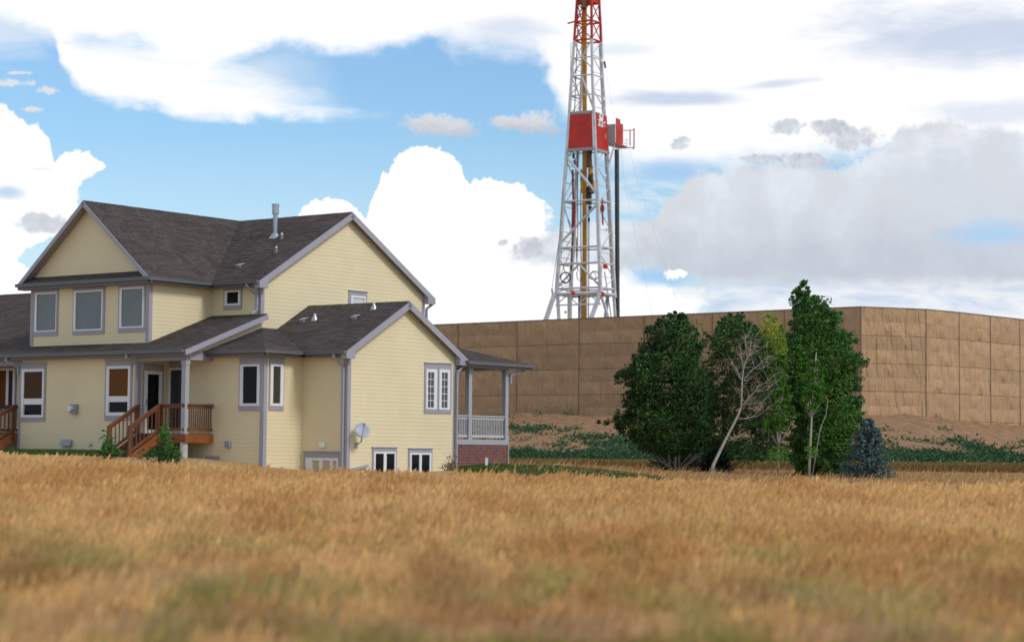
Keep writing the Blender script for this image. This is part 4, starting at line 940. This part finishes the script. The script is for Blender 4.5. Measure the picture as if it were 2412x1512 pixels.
tree('young_aspen', 'slim young tree with yellow-green top and thin white trunk', 1833, 84,
     [(742, 1802, 1822), (765, 1795, 1838), (800, 1800, 1850), (840, 1800, 1856), (880, 1808, 1850), (930, 1805, 1862), (990, 1800, 1868), (1020, 1808, 1850)],
     6500, LF_BR, [([(1833, 1116), (1834, 1050), (1838, 990), (1835, 860), (1822, 770)], .045, .012)], seed=13, gap=.15, depth=.8, group='trees between the house and the bend of the wall',
     extra=[('yellow leaves at the top', [(1812, 765, 26, 34), (1826, 790, 26, 36), (1838, 815, 18, 24)], 330, LF_YEL, .05), ('low leaf tuft on the trunk', [(1835, 1070, 30, 22)], 260, LF_BR, .05)])
tree('leafy_tree', 'tallest green tree, its narrow top rising above the tan wall', 1890, 86,
     [(664, 1885, 1900), (690, 1868, 1912), (705, 1872, 1945), (730, 1868, 1950), (755, 1862, 1978), (790, 1855, 1995), (840, 1850, 2012), (880, 1850, 2014), (930, 1860, 2018), (980, 1868, 2020), (1030, 1868, 2016), (1080, 1872, 2005), (1115, 1870, 1985)],
     36000, LF_MID, [([(1878, 1118), (1885, 1020), (1892, 900), (1895, 780), (1895, 700)], .09, .02)], seed=14, gap=.12, bark=BARKD, group='trees between the house and the bend of the wall',
     extra=[('leaf sprays in a brighter green, sunlight put into their colour', [(1930, 800, 60, 60), (1905, 900, 40, 60), (1960, 870, 60, 60), (1985, 1000, 40, 60), (1965, 940, 50, 50), (1940, 1020, 50, 50), (1880, 850, 40, 50)], 620, LF_BR, .05), ('side spray reaching over the wall', [(1985, 825, 44, 22), (2000, 845, 30, 14), (1940, 715, 24, 22)], 160, LF_MID, .05)])  # brighter leaf material puts sunlight into the colour of the first sprays
tree('white_aspen', 'slender aspen with a bare white lower trunk in front of the tallest tree', 1907, 78,
     [(850, 1905, 1935), (890, 1890, 1935), (930, 1888, 1940), (965, 1895, 1930)],
     2600, LF_BR, [([(1905, 1138), (1908, 1060), (1912, 980), (1916, 900), (1923, 830)], .055, .02), ([(1911, 1052), (1932, 1010), (1946, 975), (1950, 940)], .022, .008)], seed=15, gap=.1, depth=.6, group='trees between the house and the bend of the wall',
     extra=[('low leaf tuft on the trunk', [(1912, 1065, 18, 16)], 120, LF_BR, .05)])
# dead birch
Yb = 79; bp_ = at(1675, 1119, Yb); bz = gz(bp_.x, Yb)+ZC
bt_ = empty('dead_birch', (bp_.x, Yb, bz)); tag(bt_, 'leaning bare white birch with leafless branches', 'tree'); sh = (-bp_.x, -Yb, -bz)
def br(poly, r0, r1, name='branch', dy=0.0, nm=None):
    k = len(poly); P_ = [at(x, y, Yb+dy*i/(k-1)) for i, (x, y) in enumerate(poly)]; m = MB(); m.tube(P_, [.72*(r0+(r1-r0)*i/(k-1)) for i in range(k)], 8); return m.build(name, DEADB, bt_, sh, smooth=True), P_
_, TP = br([(1675, 1124), (1680, 1095), (1698, 1058), (1712, 1030), (1728.5, 998), (1740, 975), (1746, 958), (1748, 898), (1751.6, 866), (1766, 826.7), (1769.6, 801.8)], .095, .012, 'trunk')
brs = []
for pl_, a, b, dy in [([(1748, 898), (1739, 878), (1730, 862), (1717, 841)], .035, .008, .4), ([(1753, 893), (1773, 869.5), (1785, 862), (1800, 846), (1812, 838)], .04, .008, -.5), ([(1746, 960), (1762, 940), (1777, 923), (1790, 908), (1805, 900), (1828, 880)], .045, .008, -.8),
                      ([(1778.5, 922), (1795, 921), (1809, 916), (1820, 908), (1830, 897)], .018, .005, -.5), ([(1739, 987), (1760, 985), (1783.8, 980), (1798, 970), (1812, 957)], .03, .006, -.6), ([(1716, 1036), (1732, 1033), (1746, 1028)], .028, .008, -.4),
                      ([(1751, 866), (1747, 845), (1742.8, 819.6), (1739, 806)], .024, .006, .5), ([(1760, 840), (1757, 815), (1755, 785)], .018, .005, .3), ([(1758, 850), (1770, 835), (1778, 805), (1781, 790)], .018, .005, -.4), ([(1775, 868), (1795, 868), (1812, 858)], .014, .004, .3), ([(1746, 950), (1762, 953), (1790, 948), (1805, 938)], .012, .004, .4)]:
    o_, P_ = br(pl_, a, b, dy=dy); brs.append(P_)
tw_ = MB()
for P_ in brs + [TP[5:]]:
    for k in range(11):
        i = random.randrange(len(P_)-1); p = P_[i].lerp(P_[i+1], random.random()); ln = random.uniform(.25, .8); d0 = Vector((random.uniform(-.4, 1), random.uniform(-.7, .7), random.uniform(-.15, .8))).normalized()
        q = p+d0*ln*.5; q2 = q+(d0+Vector((0, 0, random.uniform(-.2, .5))))*ln*.5; tw_.tube([p, q, q2], [.007, .005, .002], 4)
tw_.build('twigs', DEADB, bt_, sh, kind='stuff')
# spruces
def spruce(label, cx, yb, yt, xl, xr, Yd, mt, n=60, name='spruce'):
    b = at(cx, yb, Yd); t = at(cx-2, yt, Yd); ppm = FPX/Yd; zb = min(b.z, gz(b.x, Yd)+ZC)
    root = empty(name, (b.x, Yd, zb)); tag(root, label, 'spruce'); sh = (-b.x, -Yd, -zb); H_ = t.z-zb
    m = MB(); m.tube([(b.x, Yd, zb-.05), (t.x, Yd, t.z)], [.09, .012], 8); m.build('trunk', BARKD, root, sh)
    Rl, Rr = (cx-xl)/ppm, (xr-cx)/ppm; cs = []; sz = []
    for k in range(n*6):
        f = random.random()**1.35; z = zb+.05+H_*f*.97; th = random.uniform(0, 6.283); ca = math.cos(th); R = (Rr if ca > 0 else Rl)*(1-f)**.66*random.uniform(.8, 1.05)+.05
        tier = math.floor(f*13)/13; R *= .78+.22*(1-(f*13 % 1))
        L_b = 10
        for i in range(L_b+2):
            q = i/L_b; rr = R*q; dz = -.10*math.sin(q*2.6)*R + .16*q*q*R
            w = .10*(1-q*.6)
            for _ in range(3):
                cs.append((b.x+ca*rr+random.gauss(0, w*.5), Yd+math.sin(th)*rr+random.gauss(0, w*.5), z+dz+random.gauss(0, .025)))
    V_, F_ = leaf_quads(np.array(cs), .05, 1.2); np_mesh('foliage', V_+np.array(sh), F_, mt, root); return root
spruce('blue-green spruce standing alone at the right end of the trees', 2048, 1140, 983, 1972, 2106, 82, SPR)
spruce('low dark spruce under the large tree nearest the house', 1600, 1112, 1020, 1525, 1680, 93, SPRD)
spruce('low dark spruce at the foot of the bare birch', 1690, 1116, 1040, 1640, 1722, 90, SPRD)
# shrubs at the deck
def shrub(label, pts_, Yd, mt, n=500, sz=.05, name='shrub'):
    p0 = at(pts_[0][0], pts_[0][1], Yd); zb = gz(p0.x, Yd)+ZC; root = empty(name, (p0.x, Yd, zb)); tag(root, label, 'shrub'); sh = np.array((-p0.x, -Yd, -zb)); cs = []; st = MB()
    for (x, y, rx, ry) in pts_:
        p = at(x, y, Yd); ppm = FPX/Yd; c = rng.normal(size=(n, 3))*np.array([rx/ppm*.45, .2, ry/ppm*.45])+np.array(p); c[:, 2] = np.maximum(c[:, 2], zb+.02); cs.append(c)
        for k in range(8): q = c[rng.integers(n)]; st.tube([(p0.x+random.uniform(-.2, .2)+(p.x-p0.x)*.7, Yd, zb-.02), tuple(q)], [.012, .004], 4)
    V_, F_ = leaf_quads(np.concatenate(cs), sz, .6); np_mesh('foliage', V_+sh, F_, mt, root); st.build('stems', BARKD, root, tuple(sh), kind='stuff'); return root
shrub('small green bush left of the deck stairs', [(254, 1054, 15, 28), (263, 1064, 28, 10)], 64.2, LF_MID, 330)
shrub('tall weedy green bush in front of the stained deck', [(392, 1056, 24, 42), (370, 1070, 40, 18), (408, 1074, 18, 22), (388, 1028, 8, 26)], 61.8, LF_MID, 330)
shrub('dry thin bush at the porch foot of the gable wall', [(1066, 1088, 16, 26), (1058, 1098, 20, 12)], 68.5, mat('dry_leaves', (.22, .18, .10), .8, .3, 3, island=.3), 120, .035)

# ------------------------------------------------------------------ drilling rig
Yr = 235.0; TH = math.radians(28)
lev = [-70, 7, 52, 96, 138, 180, 226, 272, 350, 410, 475, 530, 584, 622, 680, 693, 735, 760]
T1 = [(-70, 1363), (7, 1359), (96, 1352.5), (168, 1347.5), (235, 1343), (272, 1341), (350, 1336), (448, 1328.5), (570, 1321), (634, 1315), (690, 1311), (760, 1306)]
T2 = [(-70, 1391), (7, 1393), (96, 1394), (168, 1395), (235, 1397), (272, 1399), (350, 1402), (448, 1407), (570, 1410), (634, 1413), (690, 1414), (760, 1416)]
T3 = [(-70, 1408), (7, 1412), (96, 1416), (168, 1419), (235, 1423), (272, 1424.5), (350, 1429), (448, 1434.5), (570, 1441), (634, 1444), (690, 1447), (760, 1452)]
T4 = [(-70, 1377), (7, 1374), (96, 1372.5), (168, 1371), (235, 1367.5), (272, 1366), (350, 1361), (448, 1356), (570, 1351.5), (634, 1346), (690, 1345), (760, 1343)]
ppr = FPX/Yr
def leg(k, y):
    x1, x2, x4 = spline(T1, y), spline(T2, y), spline(T4, y); z = at(x1, y, Yr).z
    dY = {1: 0, 2: -(x2-x1)/ppr*math.tan(TH), 4: (x4-x1)/ppr/math.tan(TH)}; dY[3] = dY[2]+dY[4]
    x = spline({1: T1, 2: T2, 3: T3, 4: T4}[k], y); Y_ = Yr+dY[k]; r = ray(x, y); X_ = r.x/r.y*Y_
    return Vector((X_, Y_, z))
rc = (leg(1, 740)+leg(3, 740))/2
rig = empty('drilling_rig', (rc.x, rc.y, ZC-1)); tag(rig, 'tall white lattice drilling rig with red top and red board numbered 326', 'drilling rig')
RS = (-rc.x, -rc.y, -(ZC-1))
RED = mat('rig_red', (.64, .028, .012), .5, base2=(.36, .02, .012), scale=.9); RWHITE = mat('rig_white', (.74, .74, .76), .5, base2=(.47, .46, .46), scale=1.3, contrast=2.0); YEL = mat('rig_yellow', (.62, .30, .015), .5, base2=(.42, .18, .01), scale=.6)
BLK = mat('black_pipe', (.022, .025, .03), .35, .3, 1.0); RUST = mat('oily_brown_steel', (.16, .075, .02), .6, base2=(.06, .035, .015), scale=1.5); HOSE = mat('dark_hose', (.015, .025, .035), .5); RGREY = mat('rig_grey', (.34, .33, .32), .6, .1)
HOSER = mat('red_hose', (.26, .02, .012), .5); LAMPM = mat('lamp_glass', (.85, .85, .82), .15)
def rb_(m, name, mt, **k): return m.build(name, mt, rig, RS, **k)
for k in (1, 2, 3, 4):
    for (y0, y1, mt) in ((-70, 96, RED), (96, 700, RWHITE)):
        ysl = [y for y in (-70, 7, 96, 168, 235, 272, 350, 448, 570, 634, 700) if y0 <= y <= y1]
        m = MB(); P_ = [leg(k, y) for y in ysl]
        for a, b in zip(P_, P_[1:]): 
            w = .26+.20*min(1, max(0, (P_[0].z-b.z)/40)) if mt is RWHITE else .26
            m.bar(a, b, w*.9, w*.9, Vector((math.sin(TH), math.cos(TH), 0)))
        rb_(m, 'leg', mt)
def beam(a, b, r, mt, name='brace'): m = MB(); m.tube([a, b], r, 6); rb_(m, name, mt)
for y in (-30, 7, 52, 96): 
    for a, b in ((1, 2), (2, 3), (3, 4), (4, 1)): beam(leg(a, y), leg(b, y), .11, RED, 'girt')
for y in (138, 180, 226, 268, 356, 475, 584, 622, 680):
    for a, b in ((1, 2), (2, 3), (4, 1)): beam(leg(a, y), leg(b, y), .12 if y > 400 else .08, RWHITE, 'girt')
for y in (355, 475, 584, 680): beam(leg(3, y), leg(4, y), .09, RWHITE, 'girt')
for y in (693,): 
    for a, b in ((1, 2), (2, 3), (4, 1), (3, 4)): beam(leg(a, y), leg(b, y), .2, RWHITE, 'girt')
mdl = lambda a, b, y: (leg(a, y)+leg(b, y))/2
for y0, y1 in ((-30, 7), (7, 52), (52, 96)):
    for a, b in ((1, 2), (2, 3), (4, 1)): beam(leg(a, y0), leg(b, y1), .065, RED); beam(leg(b, y0), leg(a, y1), .065, RED)
for p, q, r in [(leg(2, 96), mdl(1, 2, 136), .07), (mdl(1, 2, 138), leg(2, 166), .07), (leg(1, 180), mdl(1, 2, 140), .05), (mdl(1, 2, 183), leg(2, 262), .11), (leg(1, 226), mdl(1, 2, 190), .06), (leg(1, 370), leg(2, 462), .15), (leg(2, 484), leg(1, 572), .14), (mdl(1, 2, 624), leg(1, 678), .13), (mdl(1, 2, 624), leg(2, 678), .13)]:
    beam(p, q, r, RWHITE)
for (a, b, st) in ((2, 3, 34), (4, 1, 38), (1, 4, 60)):
    y = 96; k = 0
    while y < 690:
        y2 = min(690, y+st*(1+y/900)); p = (leg(a, y), leg(b, y2)) if k % 2 else (leg(b, y), leg(a, y2)); beam(p[0], p[1], .06 if st < 60 else .05, RWHITE); beam(leg(a, y2), leg(b, y2), .045, RWHITE, 'girt'); y = y2; k += 1
zz = [mdl(1, 2, 693), None]
for i in range(4):
    f0, f1 = i/4, (i+1)/4; a, b = leg(1, 696), leg(2, 696); c_, d = leg(1, 719), leg(2, 719)
    beam(a.lerp(b, f0) if i % 2 else c_.lerp(d, f0), c_.lerp(d, f1) if i % 2 else a.lerp(b, f1), .07, RWHITE)
beam(leg(1, 719), leg(2, 719), .09, RWHITE, 'girt')
# spreading feet
for (x0, y0, x1, y1, k, r) in [(1307, 690, 1270, 800, 1, .42), (1313, 690, 1319, 800, 1, .30), (1414, 690, 1374, 800, 2, .40), (1416, 695, 1446, 790, 2, .28), (1445, 690, 1453, 800, 3, .26), (1342, 690, 1342, 800, 4, .40), (1424, 640, 1446, 790, 3, .12), (1432, 690, 1425, 760, 3, .3)]:
    Yk = leg(k, 690).y; m = MB(); m.bar(at(x0, y0, Yk), at(x1, y1, Yk-.2), r, r, Vector((math.sin(TH), math.cos(TH), 0))); rb_(m, 'strut', RWHITE if (x0, x1) != (1432, 1425) else RGREY)
# substructure hidden by the wall
e1 = Vector((math.cos(TH), -math.sin(TH), 0)); e2 = Vector((math.sin(TH), math.cos(TH), 0)); zf = at(1360, 800, Yr).z
m = MB(); 
for i in (-1, 1):
    for j in (-1, 1): p = rc+e1*4*i+e2*4*j; m.bar((p.x, p.y, ZC-1), (p.x, p.y, zf), .5)
q = [rc+e1*i*4.4+e2*j*4.4 for i, j in ((-1, -1), (1, -1), (1, 1), (-1, 1))]; m.poly([(p.x, p.y, zf) for p in q], (0, 0, -.6)); rb_(m, 'substructure', RGREY)
ctr = lambda y: (leg(1, y)+leg(2, y)+leg(3, y)+leg(4, y))/4
# yellow guide beam, drive, posts
yb_ = MB(); Yc = Yr+.2; yb_.bar(at(1377, 800, Yc), at(1377.2, -70, Yc), .42, .34, Vector((math.sin(TH), math.cos(TH), 0))); rb_(yb_, 'guide_beam', YEL)
m = MB(); m.bar(at(1370, 800, Yc+.4), at(1369, 622, Yc+.4), .32, .3); rb_(m, 'standpipe_post', RWHITE)
m = MB(); m.bar(at(1363.5, 800, Yc+.6), at(1364, 690, Yc+.6), .2, .2); rb_(m, 'dark_post', BLK)
dr_ = [(1388, 372, 14, 46, RUST), (1391, 402, 13, 26, YEL), (1390, 428, 12, 34, RUST), (1394, 418, 8, 20, RUST), (1397, 434, 8, 18, YEL), (1392, 448, 16, 18, RUST), (1384, 460, 8, 40, BLK), (1390, 470, 9, 26, RUST), (1390, 492, 9, 14, BLK), (1369, 416, 5, 34, RUST), (1370, 440, 6, 30, YEL), (1387, 518, 6, 9, BLK), (1351, 368, 7, 12, RUST), (1353, 384, 5, 14, BLK), (1388, 395, 6, 10, YEL), (1395, 446, 5, 8, YEL)]
for (x, y, w, h, mt) in dr_:
    Yk = Yc-.3+random.uniform(-.3, .3); a, b = at(x, y+h/2, Yk), at(x, y-h/2, Yk); m = MB(); m.tube([a, a.lerp(b, .15), a.lerp(b, .5), a.lerp(b, .85), b], [w/2/ppr*.75, w/2/ppr, w/2/ppr*.85, w/2/ppr, w/2/ppr*.6], 8); rb_(m, 'top_drive', mt)
def cable(pl_, r, mt, name='hose', dY=0.0): m = MB(); m.tube([at(x, y, Yc+dY) for x, y in pl_], r, 6); return rb_(m, name, mt)
cable([(1361, 352), (1360, 400), (1360.5, 450), (1361, 540), (1360, 580), (1358.5, 622)], .05, HOSE, dY=-.5); cable([(1368, 446), (1368, 540), (1368.5, 600), (1370, 625)], .055, HOSE, dY=-.5)
cable([(1358, 640), (1360, 657), (1366, 662), (1370, 655)], .05, HOSE, dY=-.4); cable([(1358, 560), (1358, 600), (1359, 625), (1362, 640)], .05, HOSER, dY=-.6)
cable([(1387, 350), (1387.3, 520), (1387, 690), (1386.5, 800)], .045, HOSE, dY=-.2); cable([(1384.5, 480), (1384.8, 590), (1384.6, 800)], .03, HOSE, dY=-.1); cable([(1360, 7), (1361, 60), (1357.5, 150), (1354, 250), (1353, 268)], .05, HOSE, dY=.5)
cable([(1345, 100), (1342, 268)], .03, HOSE, dY=.5)
cable([(1349, 400), (1349.5, 448), (1351, 476)], .12, HOSER, 'standpipe', dY=.8); cable([(1351, 476), (1351, 500), (1350, 540)], .22, HOSER, 'standpipe', dY=.8); cable([(1350, 540), (1347, 590), (1346, 640)], .10, RUST, 'standpipe', dY=.8)
cable([(1418.5, 468), (1418.3, 480), (1420, 530)], .1, HOSER, 'red_winch', dY=-1.5); cable([(1418.3, 484), (1419, 498)], .24, HOSER, 'red_winch', dY=-1.5)
# top block
m = MB(); P1, P2, P3, P4 = [leg(k, 6) for k in (1, 2, 3, 4)]; m.poly([P1, P2, P3, P4], (0, 0, -.0+.7)); rb_(m, 'crown_platform', RED)
m = MB(); m.bar(at(1374, 20, Yr-.6), at(1378, -20, Yr-.6), .6, .5); rb_(m, 'crown_block', RUST)
m = MB(); m.bar(leg(1, 51), leg(1, 51)-e1*1.0-Vector((0, 0, .15)), .22, .12); rb_(m, 'side_arm', RED)
# red wind boards
def onface(a, b, fx, y, d=0.0, nrm=None): return leg(a, y).lerp(leg(b, y), fx) + (nrm*d if nrm else Vector((0, 0, 0)))
nF_ = -e2; nS_ = e1
def face_panel(a, b, f0, f1, yt, yb, th, nrm, name, mt, off=0.0):
    m = MB(); m.poly([onface(a, b, f0, yb)+nrm*off, onface(a, b, f1, yb)+nrm*off, onface(a, b, f1, yt)+nrm*off, onface(a, b, f0, yt)+nrm*off], -nrm*th); return rb_(m, name, mt)
for (f0, f1) in ((.05, .46), (.468, .93)): face_panel(1, 2, f0, f1, 271.5, 351, .08, nF_, 'wind_panel', RED, .12)
face_panel(1, 2, .0, .95, 264.5, 271, .3, nF_, 'panel_rail', RGREY, .1); face_panel(1, 2, .05, .98, 351.5, 358, .5, nF_, 'catwalk', RGREY, .2)
wp = face_panel(2, 3, .06, 1.05, 270.5, 354, .08, nS_, 'wind_panel', RED, .20)
face_panel(2, 3, .0, 1.1, 354.5, 361, .4, nS_, 'catwalk', RGREY, .2)
# lettering on the side board
def side_pt(fx, y, d): return onface(2, 3, fx, y)+nS_*(.20+d)
sx_ = side_pt(1, 300, 0)-side_pt(0, 300, 0); wid = sx_.length; sx_.normalize()
def text(body, fx, y, size, mt, name='lettering', sx=1.0):
    cu = bpy.data.curves.new('txt', 'FONT'); cu.body = body; cu.size = size; cu.align_x = 'CENTER'; cu.align_y = 'CENTER'; cu.extrude = .02; cu.offset = .03
    t = bpy.data.objects.new('tmp_text', cu); COL.objects.link(t); dg = bpy.context.evaluated_depsgraph_get(); me = bpy.data.meshes.new_from_object(t.evaluated_get(dg)); bpy.data.objects.remove(t)
    me.materials.clear(); me.materials.append(mt); o = bpy.data.objects.new(name, me); COL.objects.link(o); o.parent = wp
    p = side_pt(fx, y, .03)+Vector(RS); M_ = Matrix.Identity(4); z_ = nS_.normalized(); x_ = sx_; y_ = z_.cross(x_)
    for i in range(3): M_[i][0], M_[i][1], M_[i][2], M_[i][3] = x_[i]*sx, y_[i], z_[i], p[i]
    o.matrix_local = M_; return o
LW = mat('letter_white', (.85, .85, .85), .5, .03)
text('326', .52, 293.5, 1.05, LW, sx=1.25)
def disc(fx, y, rx, ry, mt, name, d=.03):
    m = MB(); c0 = side_pt(fx, y, d); m.poly([c0+sx_*rx*math.cos(t)+Vector((0, 0, ry*math.sin(t))) for t in [2*math.pi*k/24 for k in range(24)]], nS_*.02)
    o = m.build(name, mt, wp, RS); return o
disc(.5, 277.5, .50, .48, LW, 'emblem'); disc(.50, 274.5, .16, .14, HOSE, 'emblem_mark', .052); 
m = MB(); c0 = side_pt(.62, 279, .052); m.bar(c0, c0+sx_*.3+Vector((0, 0, .12)), .03, .10); m.build('emblem_mark', HOSE, wp, RS)
disc(.78, 321, .22, .36, mat('faded_pink', (.55, .16, .13), .6, .1), 'faded_emblem')
# board platform at the right
K0 = leg(3, 345)+e1*.08+Vector((0, 0, .38)); 
def kp(a, b, z): return K0 + e1*a + e2*b + Vector((0, 0, z))
zt = lambda y: at(1449, y, K0.y).z - K0.z
m = MB(); m.poly([kp(0, 0, -.15), kp(1.05, 0, -.15), kp(1.05, 3.0, -.15), kp(0, 3.0, -.15)], (0, 0, .25)); rb_(m, 'board_floor', RGREY)
m = MB(); m.poly([kp(0, -.02, .1), kp(1.0, -.02, .1), kp(1.0, -.02, 2.25), kp(0, -.02, 2.25)], e2*.06); rb_(m, 'wind_panel', RGREY, label='grey front wind panel')
m = MB(); m.poly([kp(1.06, 0, -.1), kp(1.06, 1.15, -.1), kp(1.06, 1.15, 2.9), kp(1.06, 0, 2.95)], e1*.06); rb_(m, 'wind_panel', RED, label='stepped red side wind panel')
m = MB(); m.poly([kp(1.06, 1.151, -.1), kp(1.06, 1.9, -.1), kp(1.06, 1.9, 2.45), kp(1.06, 1.151, 2.45)], e1*.06); rb_(m, 'wind_panel', RED)
m = MB(); m.poly([kp(1.06, 1.9, -.1), kp(1.06, 3.0, -.1), kp(1.06, 3.0, .02), kp(1.06, 1.9, .15)], e1*.06); rb_(m, 'toe_board', RED)
for (p, q, mt, r) in [((1.1, 2.0, 1.75), (2.45, 2.0, 1.75), RED, .05), ((2.45, 2.0, -.35), (2.45, 2.0, 1.95), RED, .07), ((1.9, 2.1, .0), (1.9, 2.1, 1.75), RED, .06), ((1.9, 3.0, -.3), (2.45, 2.0, -.3), RED, .05), ((1.09, 3.0, -.1), (2.45, 2.0, -.3), RED, .05), ((1.1, 1.7, .75), (1.1, 3.0, .75), LW, .04), ((1.1, 1.7, .35), (1.1, 3.0, .35), LW, .04), ((1.14, 1.6, .08), (1.14, 3.0, .02), LW, .07), ((1.1, 3.0, 0), (1.1, 3.0, 1.0), LW, .05)]:
    beam(kp(*p), kp(*q), r, mt, 'handrail')
beam(leg(3, 395), kp(.9, 0, -.2), .09, RWHITE)
for i, x in enumerate((1448.6, 1450.7, 1452.8, 1454.9, 1457.0)):
    m = MB(); Yp = K0.y+.3+(i % 2)*.25; m.tube([at(x+2, 800, Yp), at(x, 352, Yp)], .055, 8); rb_(m, 'drill_pipe', BLK if i != 3 else mat('worn_pipe', (.16, .18, .20), .35, .2))
# ladder on the right leg
for dx in (-8.5, -5.5): m = MB(); m.tube([leg(3, y)+e2*(dx/ppr/math.sin(TH))*.5-e1*.1 for y in (96, 268, 350, 475, 584, 690)], .035, 5); rb_(m, 'ladder_rail', RGREY)
lr = MB(); y = 100
while y < 690: a = leg(3, y)+e2*(-8.5/ppr/math.sin(TH))*.5-e1*.1; b = leg(3, y)+e2*(-5.5/ppr/math.sin(TH))*.5-e1*.1; lr.bar(a, b, .05, .05); y += 5.5
rb_(lr, 'ladder_rungs', BLK, kind='stuff')
# fittings
for (x, y, r, R_) in [(1332, 653.7, .58, .085), (1400.5, 648.5, .46, .06), (1396, 650, .40, .04)]:
    c0 = at(x, y, Yr-1.8); m = MB(); a = Vector((1, -.35, 0)).normalized(); pts_ = [c0+a*r*math.cos(t)+Vector((0, 0, r*math.sin(t))) for t in [2*math.pi*k/24 for k in range(25)]]; m.tube(pts_, R_, 6, cap=False); rb_(m, 'hose_coil', HOSE)
for (x, y, r) in [(1426.5, 628, .28), (1418.3, 693, .30), (1351, 691, .22)]:
    c0 = at(x, y, Yr-2.6); m = MB(); m.tube([c0, c0+Vector((-.1, -.25, 0))], r, 14); rb_(m, 'hose_reel', mat('reel_red', (.62, .05, .02), .5))
for (x, y) in [(1417.6, 145), (1422.3, 235), (1357.7, 107), (1353.2, 202), (1425.5, 415), (1429.5, 540), (1418, 616), (1332, 620), (1332, 735), (1343, 365)]:
    c0 = at(x, y, Yr-2.2 if x > 1400 else Yr+.3); m = MB(); m.tube([c0+Vector((0, 0, .2)), c0, c0-Vector((0, 0, .16))], [.06, .17, .12], 8); rb_(m, 'lamp', LAMPM, smooth=True)
m = MB(); m.tube([at(1423.6, 145.5, Yr-3), at(1426, 161, Yr-3)], .11, 8); rb_(m, 'counterweight', BLK)
m = MB(); m.tube([at(1300, 680, Yr), at(1303, 708, Yr)], .09, 6); rb_(m, 'bracket', RUST)
LINE = mat('guy_wire', (.62, .64, .68), .5)
for pl_, r in [([(1414, 5), (1423.6, 146)], .012), ([(1426, 161), (1447, 280)], .012), ([(1463, 352), (1472.7, 444), (1534.6, 731), (1548, 790)], .013), ([(1484, 355), (1507, 444), (1568, 628), (1603, 735), (1620, 790)], .013), ([(1326, 446), (1318, 560), (1300, 680)], .03)]:
    cable(pl_, r, LINE if r < .03 else HOSE, 'guy_wire', -3 if r < .03 else -.3)

# ------------------------------------------------------------------ small things on the ground
def gpt(x, Y_): X_ = (x-1206)/FPX*Y_; return Vector((X_, Y_, gz(X_, Y_)+ZC))
p = at(1146, 1104, 66); z0 = gz(p.x, 66)+ZC; e = empty('marker_post', (p.x, 66, z0)); tag(e, 'short white marker post on the lawn before the red porch base', 'post')
m = MB(); m.box(-.045, .045, -.04, .04, -.1, at(1146, 1080, 66).z-z0); m.build('shaft', WHITE_V, e); m = MB(); m.box(-.055, .055, -.05, .05, at(1146, 1080, 66).z-z0, at(1146, 1080, 66).z-z0+.03); m.build('cap', WHITE_V, e)
p = gpt(1306, 92); e = empty('plastic_sheet', p); tag(e, 'flat white plastic sheet lying on the lawn edge', 'sheet'); m = MB()
gx = 9; vs = [((i/gx-.5)*1.45, (j-.5)*.9, .10+.03*math.sin(i*1.3+j)) for j in (0, 1) for i in range(gx+1)]
m.add(vs, [(i, i+1, gx+2+i, gx+1+i) for i in range(gx)]); s1 = m.build('sheet', mat('white_plastic', (.70, .72, .76), .4, .05), e, smooth=True); q = s1.modifiers.new('thickness', 'SOLIDIFY'); q.thickness = .03
p = gpt(1618, 89); e = empty('red_shape', (p.x, 89, p.z)); tag(e, 'low red object half hidden in grass under the large dark tree', 'bin'); m = MB(); m.box(-.62, .62, -.3, .3, -.05, .20); q = m.build('body', mat('faded_red', (.34, .06, .04), .7, .2), e); m = MB(); m.box(-.66, .66, -.33, .33, .201, .25); m.build('top_slab', mat('faded_red_top', (.28, .05, .04), .7, .2), e)  # unclear low red shape, built as a plain box with a top slab
# silt fence on the right
sf_ = empty('silt_fence', gpt(2250, 112)); tag(sf_, 'low black silt fence with pale stakes right of the blue spruce', 'fence'); o0 = gpt(2250, 112); SHs = (-o0.x, -o0.y, -o0.z)
BLKF = mat('silt_cloth', (.02, .018, .022), .8, .3, 2); STK = mat('stake_wood', (.45, .34, .22), .8)
xs = [2105, 2158, 2215, 2272, 2330, 2390, 2450, 2510]
for k, (a, b) in enumerate(zip(xs, xs[1:])):
    pa, pb = gpt(a, 117.5), gpt(b, 117.5); m = MB(); hh = .46 if k < 2 else .42; n_ = 6; vs = []
    for j in (0, 1):
        for i in range(n_+1): q = pa.lerp(pb, i/n_); vs.append((q.x, q.y+.04*math.sin(i*2.1), q.z+.0+j*(hh-.04*math.sin(math.pi*i/n_)+.02*math.sin(i*3+k))))
    m.add(vs, [(i, i+1, n_+2+i, n_+1+i) for i in range(n_)]); c_ = m.build('cloth_panel', BLKF, sf_, SHs); q = c_.modifiers.new('thickness', 'SOLIDIFY'); q.thickness = .02
    m = MB(); m.bar(pa+Vector((0, -.06, -.1)), pa+Vector((0, -.06, .62)), .05); m.build('stake', STK, sf_, SHs)
print('siding boards', nb[0], 'objects', len(bpy.data.objects), 'faces', sum(len(m.polygons) for m in bpy.data.meshes))
